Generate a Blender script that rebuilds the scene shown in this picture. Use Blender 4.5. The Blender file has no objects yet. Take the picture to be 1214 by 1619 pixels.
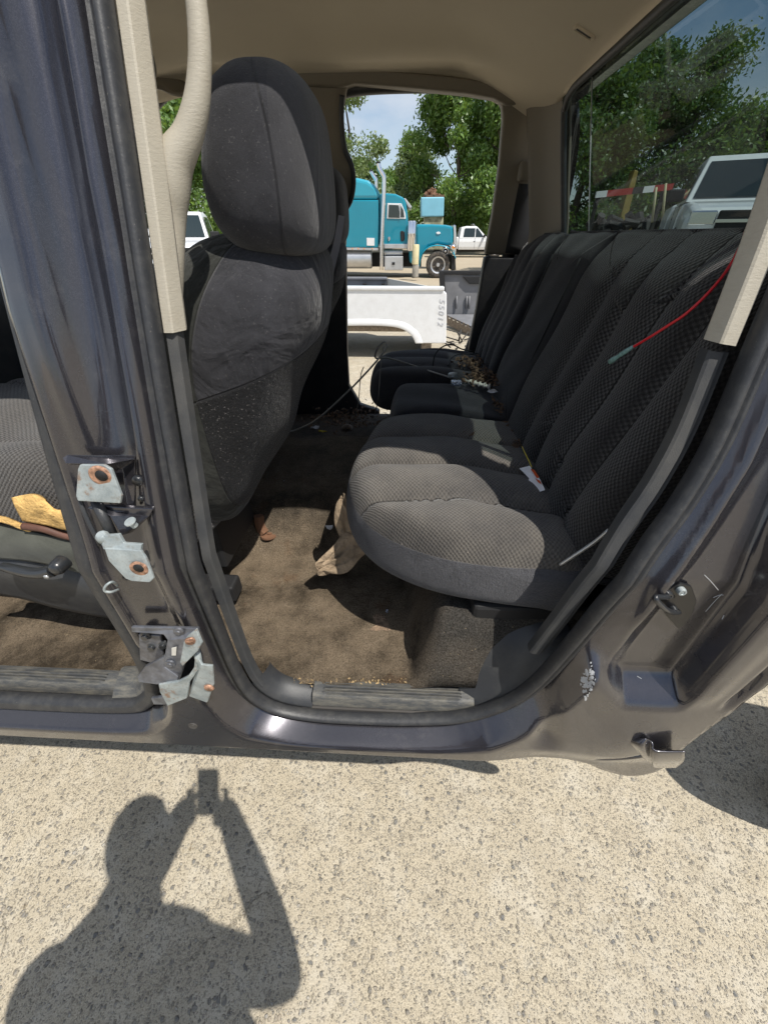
import bpy, bmesh, math, random
import numpy as np
from mathutils import Vector, Matrix
R = math.radians
random.seed(7); np.random.seed(7)
C = bpy.context.scene.collection
sc = bpy.context.scene

# ------------------------------------------------------------------ camera
F_PX, CX, CY = 608., 607., 809.5
PSI, TH = R(2.8), R(35.8)
CAM = np.array([0, 0, 1.6])
FW = np.array([-math.sin(PSI)*math.cos(TH), math.cos(PSI)*math.cos(TH), -math.sin(TH)])
RT = np.array([math.cos(PSI), math.sin(PSI), 0.])
DN = np.cross(FW, RT)
cd = bpy.data.cameras.new('camera'); cam = bpy.data.objects.new('camera', cd); C.objects.link(cam)
cd.sensor_fit = 'VERTICAL'; cd.sensor_height = 24; cd.lens = 24*F_PX/1619
cd.clip_start = .01; cd.clip_end = 3000
M = Matrix([[RT[0], -DN[0], -FW[0], 0], [RT[1], -DN[1], -FW[1], 0], [RT[2], -DN[2], -FW[2], 1.6], [0, 0, 0, 1]])
cam.matrix_world = M
sc.camera = cam
# ------------------------------------------------------------------ sky, sun, exposure
SUN_DIR = Vector((.376, -.306, .875)).normalized()         # towards the sun
w = bpy.data.worlds.new("World"); sc.world = w; w.use_nodes = True
wn = w.node_tree.nodes; wl = w.node_tree.links
bg = wn['Background']; bg.inputs[1].default_value = .11
sky = wn.new('ShaderNodeTexSky'); sky.sky_type = 'NISHITA'; sky.sun_disc = False
sky.sun_elevation = math.asin(SUN_DIR.z); sky.sun_rotation = math.atan2(SUN_DIR.x, SUN_DIR.y)
sky.air_density = 1.0; sky.dust_density = .6
wtc = wn.new('ShaderNodeTexCoord'); wmp = wn.new('ShaderNodeMapping'); wmp.inputs['Scale'].default_value = (1, 1, 2.6)
wno = wn.new('ShaderNodeTexNoise'); wno.inputs['Scale'].default_value = 2.1; wno.inputs['Detail'].default_value = 8; wno.inputs['Roughness'].default_value = .55
wrp = wn.new('ShaderNodeValToRGB'); wrp.color_ramp.elements[0].position = .40; wrp.color_ramp.elements[1].position = .60
wmx = wn.new('ShaderNodeMixRGB'); wmx.inputs[2].default_value = (5.6, 6.0, 6.6, 1)
wml = wn.new('ShaderNodeMath'); wml.operation = 'MULTIPLY'; wml.inputs[1].default_value = .88
wl.new(wtc.outputs['Generated'], wmp.inputs[0]); wl.new(wmp.outputs[0], wno.inputs[0]); wl.new(wno.outputs[0], wrp.inputs[0])
wl.new(wrp.outputs[0], wml.inputs[0]); wl.new(wml.outputs[0], wmx.inputs[0]); wl.new(sky.outputs[0], wmx.inputs[1]); wl.new(wmx.outputs[0], bg.inputs[0])
sd = bpy.data.lights.new('sun', 'SUN'); sd.energy = 4.6; sd.angle = R(.53); sd.color = (1, .955, .88)
so = bpy.data.objects.new('sun', sd); C.objects.link(so); so.rotation_euler = SUN_DIR.to_track_quat('Z', 'Y').to_euler(); so.location = (4, -4, 9)
sc.view_settings.view_transform = 'Standard'; sc.view_settings.look = 'None'; sc.view_settings.gamma = 1
sc.view_settings.exposure = .25
sc.render.resolution_x = 767; sc.render.resolution_y = 1024

# ------------------------------------------------------------------ geometry helpers
def ray(px, py): return FW + RT*(px-CX)/F_PX + DN*(py-CY)/F_PX
def PY(px, py, Y): d = ray(px, py); return Vector(CAM + d*(Y/d[1]))
def PX(px, py, X): d = ray(px, py); return Vector(CAM + d*(X/d[0]))
def PZ(px, py, Z): d = ray(px, py); return Vector(CAM + d*((Z-1.6)/d[2]))
YC = 1.38
def sk(z): return .40 + .28*max(0., z-1.15)
def PS(px, py, o=0.):
    d = ray(px, py); Y = .45
    for i in range(30): Y = sk(1.6+Y/d[1]*d[2])+o
    return Vector(CAM + d*(Y/d[1]))
def PF(px, py, o=0.):
    d = ray(px, py); Y = 2.1
    for i in range(30): Y = 2*YC-(sk(1.6+Y/d[1]*d[2])+o)
    return Vector(CAM + d*(Y/d[1]))
def xz(p): return (p[0], p[2])

def cr(pts, n=None, closed=False, step=None):
    P = np.array([list(p) for p in pts], float); N = len(P)
    out = []
    segs = N if closed else N-1
    for i in range(segs):
        if closed: a, b, c, d = P[(i-1) % N], P[i], P[(i+1) % N], P[(i+2) % N]
        else: a, b, c, d = P[max(i-1, 0)], P[i], P[i+1], P[min(i+2, N-1)]
        m = n if n else max(1, int(np.linalg.norm(c-b)/step))
        for k in range(m):
            t = k/m
            out.append(.5*((2*b)+(-a+c)*t+(2*a-5*b+4*c-d)*t*t+(-a+3*b-3*c+d)*t**3))
    if not closed: out.append(P[-1])
    return np.array(out)

def empty(name, loc=(0, 0, 0)):
    o = bpy.data.objects.new(name, None); C.objects.link(o); o.location = loc; o.empty_display_size = .2; return o
def tag(o, label=None, cat=None, group=None, kind=None):
    if label: o['label'] = label
    if cat: o['category'] = cat
    if group: o['group'] = group
    if kind: o['kind'] = kind
    return o
def root_off(o):
    v = Vector((0, 0, 0))
    while o is not None: v += o.location; o = o.parent
    return v
def mesh(name, verts, faces, mat=None, parent=None, smooth=True, uv=None, origin=None, autos=None):
    me = bpy.data.meshes.new(name)
    V = np.array([list(v) for v in verts], float) if not isinstance(verts, np.ndarray) else verts
    if parent is not None: V = V - np.array(root_off(parent))
    loc = Vector((0, 0, 0))
    if parent is None:
        loc = Vector(origin) if origin is not None else Vector((V[:, 0].mean(), V[:, 1].mean(), V[:, 2].min()))
        V = V - np.array(loc)
    me.from_pydata(V.tolist(), [], [list(f) for f in faces]); me.update()
    if uv is not None:
        ul = me.uv_layers.new(name='UVMap'); UV = np.array(uv, float)
        idx = np.zeros(len(me.loops), dtype=np.int32); me.loops.foreach_get('vertex_index', idx)
        ul.data.foreach_set('uv', UV[idx].astype(np.float32).ravel())
    if mat is not None: me.materials.append(mat)
    if smooth: me.polygons.foreach_set('use_smooth', [True]*len(me.polygons))
    o = bpy.data.objects.new(name, me); C.objects.link(o); o.location = loc
    if parent is not None: o.parent = parent
    if autos:
        m = o.modifiers.new('es', 'EDGE_SPLIT'); m.split_angle = R(autos)
    return o
def bevel(o, wd=.003, seg=2, ang=35):
    m = o.modifiers.new('bv', 'BEVEL'); m.width = wd; m.segments = seg; m.limit_method = 'ANGLE'; m.angle_limit = R(ang); return o
def solid(o, t, off=0.):
    m = o.modifiers.new('so', 'SOLIDIFY'); m.thickness = t; m.offset = off; return o

class MB:
    def __init__(s): s.v = []; s.f = []; s.uv = []
    def add(s, vs, fs, uv=None):
        b = len(s.v); s.v += [tuple(v) for v in vs]; s.f += [tuple(b+i for i in f) for f in fs]
        s.uv += list(uv) if uv is not None else [(v[0], v[1]) for v in vs]
    def box(s, a, b):
        x0, y0, z0 = a; x1, y1, z1 = b
        s.add([(x0,y0,z0),(x1,y0,z0),(x1,y1,z0),(x0,y1,z0),(x0,y0,z1),(x1,y0,z1),(x1,y1,z1),(x0,y1,z1)],
              [(0,3,2,1),(4,5,6,7),(0,1,5,4),(1,2,6,5),(2,3,7,6),(3,0,4,7)]); return s
    def tube(s, pts, r, n=10, caps=True):
        P = [Vector(p) for p in pts]; rr = r if hasattr(r, '__len__') else [r]*len(P)
        vs = []; fs = []; up = None
        for i, p in enumerate(P):
            t = (P[min(i+1, len(P)-1)]-P[max(i-1, 0)])
            if t.length < 1e-9: t = Vector((0, 0, 1))
            t.normalize()
            if up is None:
                up = Vector((0, 0, 1)) if abs(t.z) < .9 else Vector((1, 0, 0))
            a = t.cross(up).normalized(); up = a.cross(t).normalized()
            for k in range(n):
                q = 2*math.pi*k/n; vs.append(p+(a*math.cos(q)+up*math.sin(q))*rr[i])
        for i in range(len(P)-1):
            for k in range(n):
                k2 = (k+1) % n; fs.append((i*n+k, i*n+k2, (i+1)*n+k2, (i+1)*n+k))
        if caps: fs.append(tuple(range(n-1, -1, -1))); fs.append(tuple(range((len(P)-1)*n, len(P)*n)))
        s.add(vs, fs); return s
    def prism(s, poly, d):
        """poly: 3-D points; extruded by vector d"""
        n = len(poly); d = Vector(d); P = [Vector(p) for p in poly]
        vs = P+[p+d for p in P]
        fs = [tuple(range(n-1, -1, -1)), tuple(range(n, 2*n))]+[(i, (i+1) % n, n+(i+1) % n, n+i) for i in range(n)]
        s.add(vs, fs); return s
    def lathe(s, c, axis, prof, n=32):
        """prof: (distance along axis, radius)"""
        ax = Vector(axis).normalized(); u = ax.orthogonal().normalized(); v = ax.cross(u); c = Vector(c)
        vs = []; fs = []
        for d, r in prof:
            for k in range(n):
                q = 2*math.pi*k/n; vs.append(c+ax*d+(u*math.cos(q)+v*math.sin(q))*r)
        for i in range(len(prof)-1):
            for k in range(n):
                k2 = (k+1) % n; fs.append((i*n+k, i*n+k2, (i+1)*n+k2, (i+1)*n+k))
        if prof[0][1] > 1e-4: fs.append(tuple(range(n-1, -1, -1)))
        if prof[-1][1] > 1e-4: fs.append(tuple(range((len(prof)-1)*n, len(prof)*n)))
        s.add(vs, fs); return s
    def build(s, name, mat, parent=None, smooth=False, origin=None, autos=None):
        return mesh(name, s.v, s.f, mat, parent, smooth, uv=s.uv, origin=origin, autos=autos)

def grid(name, rows, mat, parent=None, nu=6, nv=6, thick=0., closed=False, disp=None, uvs=1., origin=None):
    """smooth surface through rows of control points"""
    A = np.array([[list(p) for p in r] for r in rows], float)
    B = np.array([cr(r, nu, closed) for r in A])
    D = np.stack([cr(B[:, j], nv) for j in range(B.shape[1])], axis=1)
    nr, nc = D.shape[:2]
    if disp is not None: D = disp(D)
    du = np.zeros((nr, nc)); dv = np.zeros((nr, nc))
    du[:, 1:] = np.cumsum(np.linalg.norm(np.diff(D, axis=1), axis=2), axis=1)
    dv[1:, :] = np.cumsum(np.linalg.norm(np.diff(D, axis=0), axis=2), axis=0)
    V = D.reshape(-1, 3); uv = np.stack([du, dv], 2).reshape(-1, 2)
    F = []
    m = nc if closed else nc-1
    for i in range(nr-1):
        for j in range(m):
            j2 = (j+1) % nc; F.append((i*nc+j, i*nc+j2, (i+1)*nc+j2, (i+1)*nc+j))
    o = mesh(name, V, F, mat, parent, True, uv=uv, origin=origin)
    if thick: solid(o, thick)
    return o

def resample(P, n):
    P = np.vstack([P, P[:1]]); L = np.r_[0, np.cumsum(np.linalg.norm(np.diff(P, axis=0), axis=1))]
    t = np.linspace(0, L[-1], n, endpoint=False)
    return np.stack([np.interp(t, L, P[:, k]) for k in range(P.shape[1])], 1)

def pillow(name, outline, spine, prof, frame, mat, parent, n=180, m=52, disp=None):
    """outline: closed 2-D (u,v); spine: 2 points; prof: (t towards spine, height); frame: origin,eu,ev,en"""
    O = resample(cr(outline, 10, True), n)
    a, b = np.array(spine[0], float), np.array(spine[1], float)
    ab = b-a; t = np.clip(((O-a)@ab)/max(ab@ab, 1e-9), 0, 1); S = a+t[:, None]*ab
    pp = cr([(p[0], p[1]) for p in prof], None, False, step=None) if False else cr([(p[0], p[1]) for p in prof], max(2, m//(len(prof)-1)))
    o0, eu, ev, en = [np.array(list(q), float) for q in frame]
    V = []; UV = []; hmax = max(p[1] for p in prof)
    for i, (tt, h) in enumerate(pp):
        uvp = O+(S-O)*min(max(tt, -1), 1)
        H = np.full(n, h)
        U2, V2 = uvp[:, 0].copy(), uvp[:, 1].copy()
        wgt = tt
        if disp is not None: U2, V2, H = disp(U2, V2, H, tt)
        V.append(o0+np.outer(U2, eu)+np.outer(V2, ev)+np.outer(H, en))
        out = (O-S); out = out/np.maximum(np.linalg.norm(out, axis=1), 1e-6)[:, None]
        UV.append(uvp+out*(hmax-h)*.9)
    V = np.array(V); k = len(V)
    F = []
    for i in range(k-1):
        for j in range(n):
            j2 = (j+1) % n; F.append((i*n+j, i*n+j2, (i+1)*n+j2, (i+1)*n+j))
    return mesh(name, V.reshape(-1, 3), F, mat, parent, True, uv=np.array(UV).reshape(-1, 2))

# ------------------------------------------------------------------ materials
def s2l(c): return tuple((x/12.92 if x <= .04045 else ((x+.055)/1.055)**2.4) for x in c)
class NT:
    def __init__(s, name):
        s.m = bpy.data.materials.new(name); s.m.use_nodes = True; s.t = s.m.node_tree; s.b = s.t.nodes['Principled BSDF']
        s.o = s.t.nodes['Material Output']
    def n(s, typ, ins=None, **props):
        x = s.t.nodes.new('ShaderNode'+typ)
        for k, v in props.items(): setattr(x, k, v)
        for k, v in (ins or {}).items(): s.set(x.inputs[k], v)
        return x
    def set(s, sock, v):
        if isinstance(v, bpy.types.NodeSocket): s.t.links.new(v, sock)
        elif isinstance(v, bpy.types.Node): s.t.links.new(v.outputs[0], sock)
        else:
            if hasattr(sock.default_value, '__len__') and hasattr(v, '__len__') and len(v) == 3 and len(sock.default_value) == 4: v = (*v, 1)
            sock.default_value = v
    def P(s, **k):
        for a, v in k.items(): s.set(s.b.inputs[a.replace('_', ' ')], v)
    def math(s, op, a, b=None, c=None, clamp=False):
        x = s.n('Math', operation=op, use_clamp=clamp); s.set(x.inputs[0], a)
        if b is not None: s.set(x.inputs[1], b)
        if c is not None: s.set(x.inputs[2], c)
        return x.outputs[0]
    def mix(s, f, a, b, typ='MIX'):
        x = s.n('MixRGB', blend_type=typ); s.set(x.inputs[0], f); s.set(x.inputs[1], a); s.set(x.inputs[2], b); return x.outputs[0]
    def ramp(s, f, stops):
        x = s.n('ValToRGB'); e = x.color_ramp.elements
        while len(e) < len(stops): e.new(.5)
        for q, (p, c) in zip(e, stops):
            q.position = p; q.color = (c, c, c, 1) if not hasattr(c, '__len__') else (*c, 1)
        s.set(x.inputs[0], f); return x.outputs[0]
    def noise(s, co, scale, detail=4, rough=.55, dist=0.):
        return s.n('TexNoise', {'Vector': co, 'Scale': scale, 'Detail': detail, 'Roughness': rough, 'Distortion': dist}).outputs[0]
    def bump(s, h, strength=.3, dist=.01, nrm=None):
        i = {'Height': h, 'Strength': strength, 'Distance': dist}
        if nrm is not None: i['Normal'] = nrm
        x = s.n('Bump', i); return x.outputs[0]
    @property
    def pos(s):
        if not hasattr(s, '_p'): s._p = s.n('NewGeometry').outputs['Position']
        return s._p
    @property
    def obj(s):
        if not hasattr(s, '_o'): s._o = s.n('TexCoord').outputs['Object']
        return s._o
    @property
    def uv(s):
        if not hasattr(s, '_u'): s._u = s.n('TexCoord').outputs['UV']
        return s._u

def simple(name, col, rough=.5, metal=0., bump=None, var=.0, coat=0., scale=30, spec=None, dust=0., dustcol=(.25, .22, .18)):
    t = NT(name)
    c = (*col, 1)
    if var:
        nz = t.noise(t.obj, scale, 5)
        c = t.mix(t.ramp(nz, [(.35, 0.), (.65, 1.)]), tuple(x*(1-var) for x in col), tuple(min(1, x*(1+var)) for x in col))
    if dust:
        nz2 = t.noise(t.obj, scale*.3, 6, .65)
        c = t.mix(t.math('MULTIPLY', t.ramp(nz2, [(.4, 0.), (.75, 1.)]), dust), c, dustcol)
    t.P(Base_Color=c, Roughness=rough, Metallic=metal, Coat_Weight=coat)
    if spec is not None: t.P(Specular_IOR_Level=spec)
    if bump: t.P(Normal=t.bump(t.noise(t.obj, bump[0], 5, .6), bump[1], bump[2]))
    return t.m

def m_paint():
    t = NT('dark_grey_metallic_paint')
    fl = t.n('TexVoronoi', {'Vector': t.pos, 'Scale': 1500.}).outputs['Color']
    flb = t.n('SeparateColor', {0: fl}).outputs[0]
    big = t.noise(t.pos, 9, 5, .6)
    base = t.mix(t.ramp(flb, [(.5, 0.), (1., 1.)]), (.050, .048, .056), (.080, .077, .088))
    dust = t.ramp(t.noise(t.pos, 17, 9, .75), [(.56, 0.), (.84, 1.)])
    base = t.mix(t.math('MULTIPLY', dust, .22), base, (.20, .18, .15))
    wn = t.noise(t.pos, 60, 6, .7)
    t.P(Base_Color=base, Metallic=t.math('SUBTRACT', .70, t.math('MULTIPLY', dust, .4)), Roughness=t.ramp(big, [(.3, .25), (.7, .29)]), Coat_Weight=1., Coat_Roughness=t.ramp(wn, [(.4, .05), (.75, .20)]))
    return t.m
def m_rubber():
    t = NT('weathered_black_rubber')
    d = t.ramp(t.noise(t.pos, 34, 8, .7), [(.45, 0.), (.8, 1.)])
    sp = t.ramp(t.noise(t.pos, 300, 3, .7), [(.66, 0.), (.74, 1.)])
    c = t.mix(t.math('MULTIPLY', d, .35), (.028, .029, .032), (.13, .125, .11))
    c = t.mix(t.math('MULTIPLY', sp, .45), c, (.3, .27, .22))
    t.P(Base_Color=c, Roughness=.48, Normal=t.bump(t.noise(t.pos, 120, 5, .6), .2, .003)); return t.m
def m_beige(name='beige_vinyl_trim', col=(.40, .365, .295), wr=.5):
    t = NT(name)
    mp = t.n('Mapping', {'Vector': t.pos, 'Rotation': (0, R(24), 0), 'Scale': (110, 110, 420)}).outputs[0]
    nz = t.noise(mp, 1., 4, .6, .6); fine = t.noise(t.pos, 900, 3)
    st = t.ramp(t.noise(t.pos, 22, 6, .7), [(.55, 0.), (.85, 1.)])
    c = t.mix(t.math('MULTIPLY', st, .35), t.mix(nz, tuple(x*.88 for x in col), tuple(x*1.08 for x in col)), (.22, .17, .11))
    h = t.math('ADD', t.math('MULTIPLY', nz, .7), t.math('MULTIPLY', fine, .35))
    t.P(Base_Color=c, Roughness=.55, Normal=t.bump(h, wr, .004)); return t.m
def m_headliner():
    t = NT('beige_headliner_cloth')
    fine = t.noise(t.pos, 700, 4, .7); st = t.noise(t.pos, 4, 6, .6)
    c = t.mix(st, (.64, .56, .43), (.74, .66, .52))
    c = t.mix(t.math('MULTIPLY', fine, .3), c, (.30, .25, .18))
    t.P(Base_Color=c, Roughness=.95, Normal=t.bump(fine, .5, .003)); return t.m
def m_dkplastic():
    t = NT('black_grained_plastic')
    d = t.ramp(t.noise(t.pos, 15, 7, .7), [(.45, 0.), (.8, 1.)])
    sc_ = t.ramp(t.noise(t.n('Mapping', {'Vector': t.pos, 'Scale': (20, 90, 160)}).outputs[0], 3, 6, .7), [(.64, 0.), (.72, 1.)])
    c = t.mix(t.math('MULTIPLY', d, .35), (.030, .032, .036), (.12, .115, .10))
    c = t.mix(t.math('MULTIPLY', sc_, .35), c, (.25, .22, .16))
    t.P(Base_Color=c, Roughness=.45, Normal=t.bump(t.n('TexVoronoi', {'Vector': t.pos, 'Scale': 800.}).outputs[0], .25, .001)); return t.m
def m_scuff():
    t = NT('ribbed_scuff_plastic')
    d = t.ramp(t.noise(t.n('Mapping', {'Vector': t.pos, 'Scale': (14, 60, 60)}).outputs[0], 1.6, 8, .75), [(.42, 0.), (.70, 1.)])
    c = t.mix(t.math('MULTIPLY', d, .42), (.060, .062, .064), (.32, .29, .22))
    t.P(Base_Color=c, Roughness=.55, Normal=t.bump(t.noise(t.pos, 200, 5, .7), .35, .003)); return t.m
def m_carpet():
    t = NT('dirty_dark_carpet')
    f1 = t.noise(t.pos, 260, 5, .85); big = t.noise(t.pos, 6.5, 6, .65); mid = t.noise(t.pos, 30, 8, .8)
    c = t.mix(t.ramp(big, [(.38, 0.), (.62, 1.)]), (.075, .058, .040), (.30, .232, .16))
    c = t.mix(t.math('MULTIPLY', t.ramp(mid, [(.5, 0.), (.75, 1.)]), .55), c, (.36, .29, .21))
    rust = t.ramp(t.noise(t.n('Mapping', {'Vector': t.pos, 'Location': (3, 1, 0)}).outputs[0], 9, 4, .6), [(.62, 0.), (.74, 1.)])
    c = t.mix(t.math('MULTIPLY', rust, .4), c, (.17, .075, .03))
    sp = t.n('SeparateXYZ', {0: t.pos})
    far = t.ramp(t.math('ADD', sp.outputs[1], t.math('MULTIPLY', mid, .06)), [(1.06/4, 0.), (1.1/4, 1.)])   # browner in the near part (mapped below)
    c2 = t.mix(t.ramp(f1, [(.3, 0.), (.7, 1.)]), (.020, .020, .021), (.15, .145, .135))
    brown_mix = t.n('MapRange', {0: sp.outputs[1], 1: .95, 2: 1.30, 3: 1., 4: .35}).outputs[0]
    brown_mix = t.math('MULTIPLY', brown_mix, t.n('MapRange', {0: sp.outputs[0], 1: .02, 2: .10, 3: 1., 4: .25}).outputs[0])
    c = t.mix(brown_mix, c2, c)
    c = t.mix(t.math('MULTIPLY', t.ramp(f1, [(.38, 1.), (.56, 0.)]), .65), c, (.02, .018, .015))
    crumbs = t.ramp(t.noise(t.pos, 210, 2, .5), [(.735, 0.), (.75, 1.)])
    c = t.mix(crumbs, c, (.5, .40, .25))
    t.P(Base_Color=c, Roughness=1., Specular_IOR_Level=.1, Normal=t.bump(t.math('ADD', f1, t.math('MULTIPLY', mid, 1.5)), 1., .008)); return t.m
def weave_ch(t, dusty, k):
    s = t.n('SeparateXYZ', {0: t.n('MixRGB', {0: .0045, 1: t.uv, 2: t.n('TexNoise', {'Vector': t.uv, 'Scale': 90., 'Detail': 2.}).outputs['Color']}, blend_type='ADD').outputs[0]}); q = 2*math.pi/k
    a = t.math('SINE', t.math('MULTIPLY', s.outputs[0], q)); b = t.math('SINE', t.math('MULTIPLY', s.outputs[1], q*.85))
    pat = t.math('MULTIPLY_ADD', t.math('MULTIPLY', a, b), .5, .5)
    fine = t.noise(t.uv, 600, 3, .7); big = t.noise(t.pos, 7, 6, .65); mid = t.noise(t.pos, 60, 5, .7)
    pat = t.math('MULTIPLY', pat, t.math('MULTIPLY_ADD', fine, .9, .5))
    c = t.mix(pat, (.022, .0215, .023), (.056, .054, .056))
    c = t.mix(t.math('MULTIPLY', t.ramp(fine, [(.3, 0.), (.7, 1.)]), .3), c, (.025, .025, .027))
    du = t.math('MULTIPLY', t.ramp(big, [(.35, .35), (.7, 1.)]), dusty)
    c = t.mix(t.math('MULTIPLY', du, t.math('MULTIPLY_ADD', pat, .45, .3)), c, (.24, .215, .18))
    lint = t.ramp(t.noise(t.pos, 190, 2, .5), [(.76, 0.), (.775, 1.)])
    c = t.mix(t.math('MULTIPLY', lint, .6), c, (.45, .4, .33))
    h = t.math('ADD', t.math('MULTIPLY', pat, .8), t.math('ADD', t.math('MULTIPLY', fine, .3), t.math('MULTIPLY', mid, .25)))
    return c, h
def seams_ch(t, c, h, seams):
    y = t.n('SeparateXYZ', {0: t.pos}).outputs[1]; m = None
    for s_ in seams:
        d = t.n('MapRange', {0: t.math('ABSOLUTE', t.math('SUBTRACT', y, s_)), 1: .0008, 2: .0040, 3: 1., 4: 0.}).outputs[0]
        m = d if m is None else t.math('MAXIMUM', m, d)
    return t.mix(t.math('MULTIPLY', m, .75), c, (.012, .012, .013)), t.math('SUBTRACT', h, t.math('MULTIPLY', m, 1.5))
def velour_ch(t, shag, col, spk):
    fine = t.noise(t.pos, 500 if not shag else 260, 5, .75); big = t.noise(t.pos, 13, 5, .6, 1.2)
    c = t.mix(t.ramp(big, [(.3, 0.), (.7, 1.)]), tuple(x*.72 for x in col), tuple(x*1.25 for x in col))
    c = t.mix(t.math('MULTIPLY', t.ramp(fine, [(.4, 0.), (.7, 1.)]), .35), c, tuple(x*1.9 for x in col))
    if spk:
        sp = t.ramp(t.noise(t.pos, 230, 3, .6), [(.62, 0.), (.69, 1.)])
        c = t.mix(t.math('MULTIPLY', sp, spk), c, (.30, .28, .27))
    h = t.math('MULTIPLY', fine, .25)
    if shag: h = t.math('ADD', t.math('MULTIPLY', fine, 1.6), t.math('MULTIPLY', t.noise(t.pos, 90, 4, .7), 2.2))
    return c, h
def m_weave(name='basket_weave_seat_cloth', dusty=.5, k=.0098, dk=1., seams=None):
    t = NT(name); c, h = weave_ch(t, dusty, k)
    if seams: c, h = seams_ch(t, c, h, seams)
    if dk != 1: c = t.mix(1., c, (dk, dk, dk), 'MULTIPLY')
    t.P(Base_Color=c, Roughness=.95, Specular_IOR_Level=.15, Sheen_Weight=.2, Normal=t.bump(h, .8, .004)); return t.m
def m_velour(name='charcoal_velour', shag=0., col=(.060, .060, .068), spk=0.):
    t = NT(name); c, h = velour_ch(t, shag, col, spk)
    t.P(Base_Color=c, Roughness=1., Specular_IOR_Level=.12, Sheen_Weight=.15, Normal=t.bump(h, .8, .004)); return t.m
def m_bench():
    t = NT('weave_with_pile_side'); z = t.n('SeparateXYZ', {0: t.pos}).outputs[2]
    c1, h1 = weave_ch(t, .95, .0098); c1, h1 = seams_ch(t, c1, h1, (.735, .905, 1.075)); c2, h2 = velour_ch(t, 1., (.070, .070, .076), .15)  # real dust, plus extra to brighten the sunlit cushion
    f = t.n('MapRange', {0: t.math('ADD', z, t.math('MULTIPLY', t.noise(t.pos, 200, 2), .003)), 1: 1.054, 2: 1.0565, 3: 1., 4: 0.}).outputs[0]
    h = t.math('ADD', t.math('MULTIPLY', h1, t.math('SUBTRACT', 1., f)), t.math('MULTIPLY', h2, f))
    t.P(Base_Color=t.mix(f, c1, c2), Roughness=1., Specular_IOR_Level=.12, Sheen_Weight=.2, Normal=t.bump(h, .8, .004)); return t.m
def m_seatback():
    t = NT('seat_back_cloths'); s = t.n('SeparateXYZ', {0: t.pos}); x, y, z = s.outputs
    c1, h1 = velour_ch(t, 0., (.032, .032, .036), .12); c2, h2 = velour_ch(t, 1., (.013, .013, .014), .5); c3, h3 = velour_ch(t, 0., (.024, .025, .022), .05)
    zl = t.math('ADD', 1.385, t.math('ADD', t.math('MULTIPLY', t.math('SUBTRACT', y, .72), .06), t.math('MULTIPLY', t.math('ADD', x, .25), .32)))
    dz = t.math('SUBTRACT', z, zl)
    low = t.n('MapRange', {0: dz, 1: -.001, 2: .001, 3: 1., 4: 0.}).outputs[0]
    seam = t.math('SUBTRACT', 1., t.n('MapRange', {0: t.math('ABSOLUTE', dz), 1: .0, 2: .004}).outputs[0])
    # front side panel: forward of a curved seam
    fx = t.math('SUBTRACT', x, t.math('ADD', -.395, t.math('MULTIPLY', t.math('POWER', t.math('MAXIMUM', t.math('SUBTRACT', z, 1.30), 0.), 2.2), 1.55)))
    fr = t.n('MapRange', {0: fx, 1: -.001, 2: .001, 3: 1., 4: 0.}).outputs[0]
    seam2 = t.math('MULTIPLY', t.math('SUBTRACT', 1., t.n('MapRange', {0: t.math('ABSOLUTE', fx), 1: .0, 2: .003}).outputs[0]), .7)
    c = t.mix(low, c1, c2); h = t.math('ADD', t.math('MULTIPLY', h1, t.math('SUBTRACT', 1., low)), t.math('MULTIPLY', h2, low))
    c = t.mix(fr, c, c3); h = t.math('MULTIPLY', h, t.math('MULTIPLY_ADD', fr, -.8, 1.))
    wr = t.noise(t.n('Mapping', {'Vector': t.pos, 'Rotation': (0, R(30), 0), 'Scale': (22, 22, 7)}).outputs[0], 1., 4, .5, 1.2)
    wr2 = t.noise(t.pos, 9, 3, .5, 1.5)
    h = t.math('ADD', h, t.math('ADD', t.math('MULTIPLY', wr, 1.8), t.math('MULTIPLY', wr2, 4.)))
    sm = t.math('MAXIMUM', seam, seam2); c = t.mix(t.math('MULTIPLY', sm, .7), c, (.015, .015, .016)); h = t.math('SUBTRACT', h, t.math('MULTIPLY', sm, 1.))
    t.P(Base_Color=c, Roughness=1., Specular_IOR_Level=.12, Sheen_Weight=.15, Normal=t.bump(h, .8, .004)); return t.m
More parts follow.
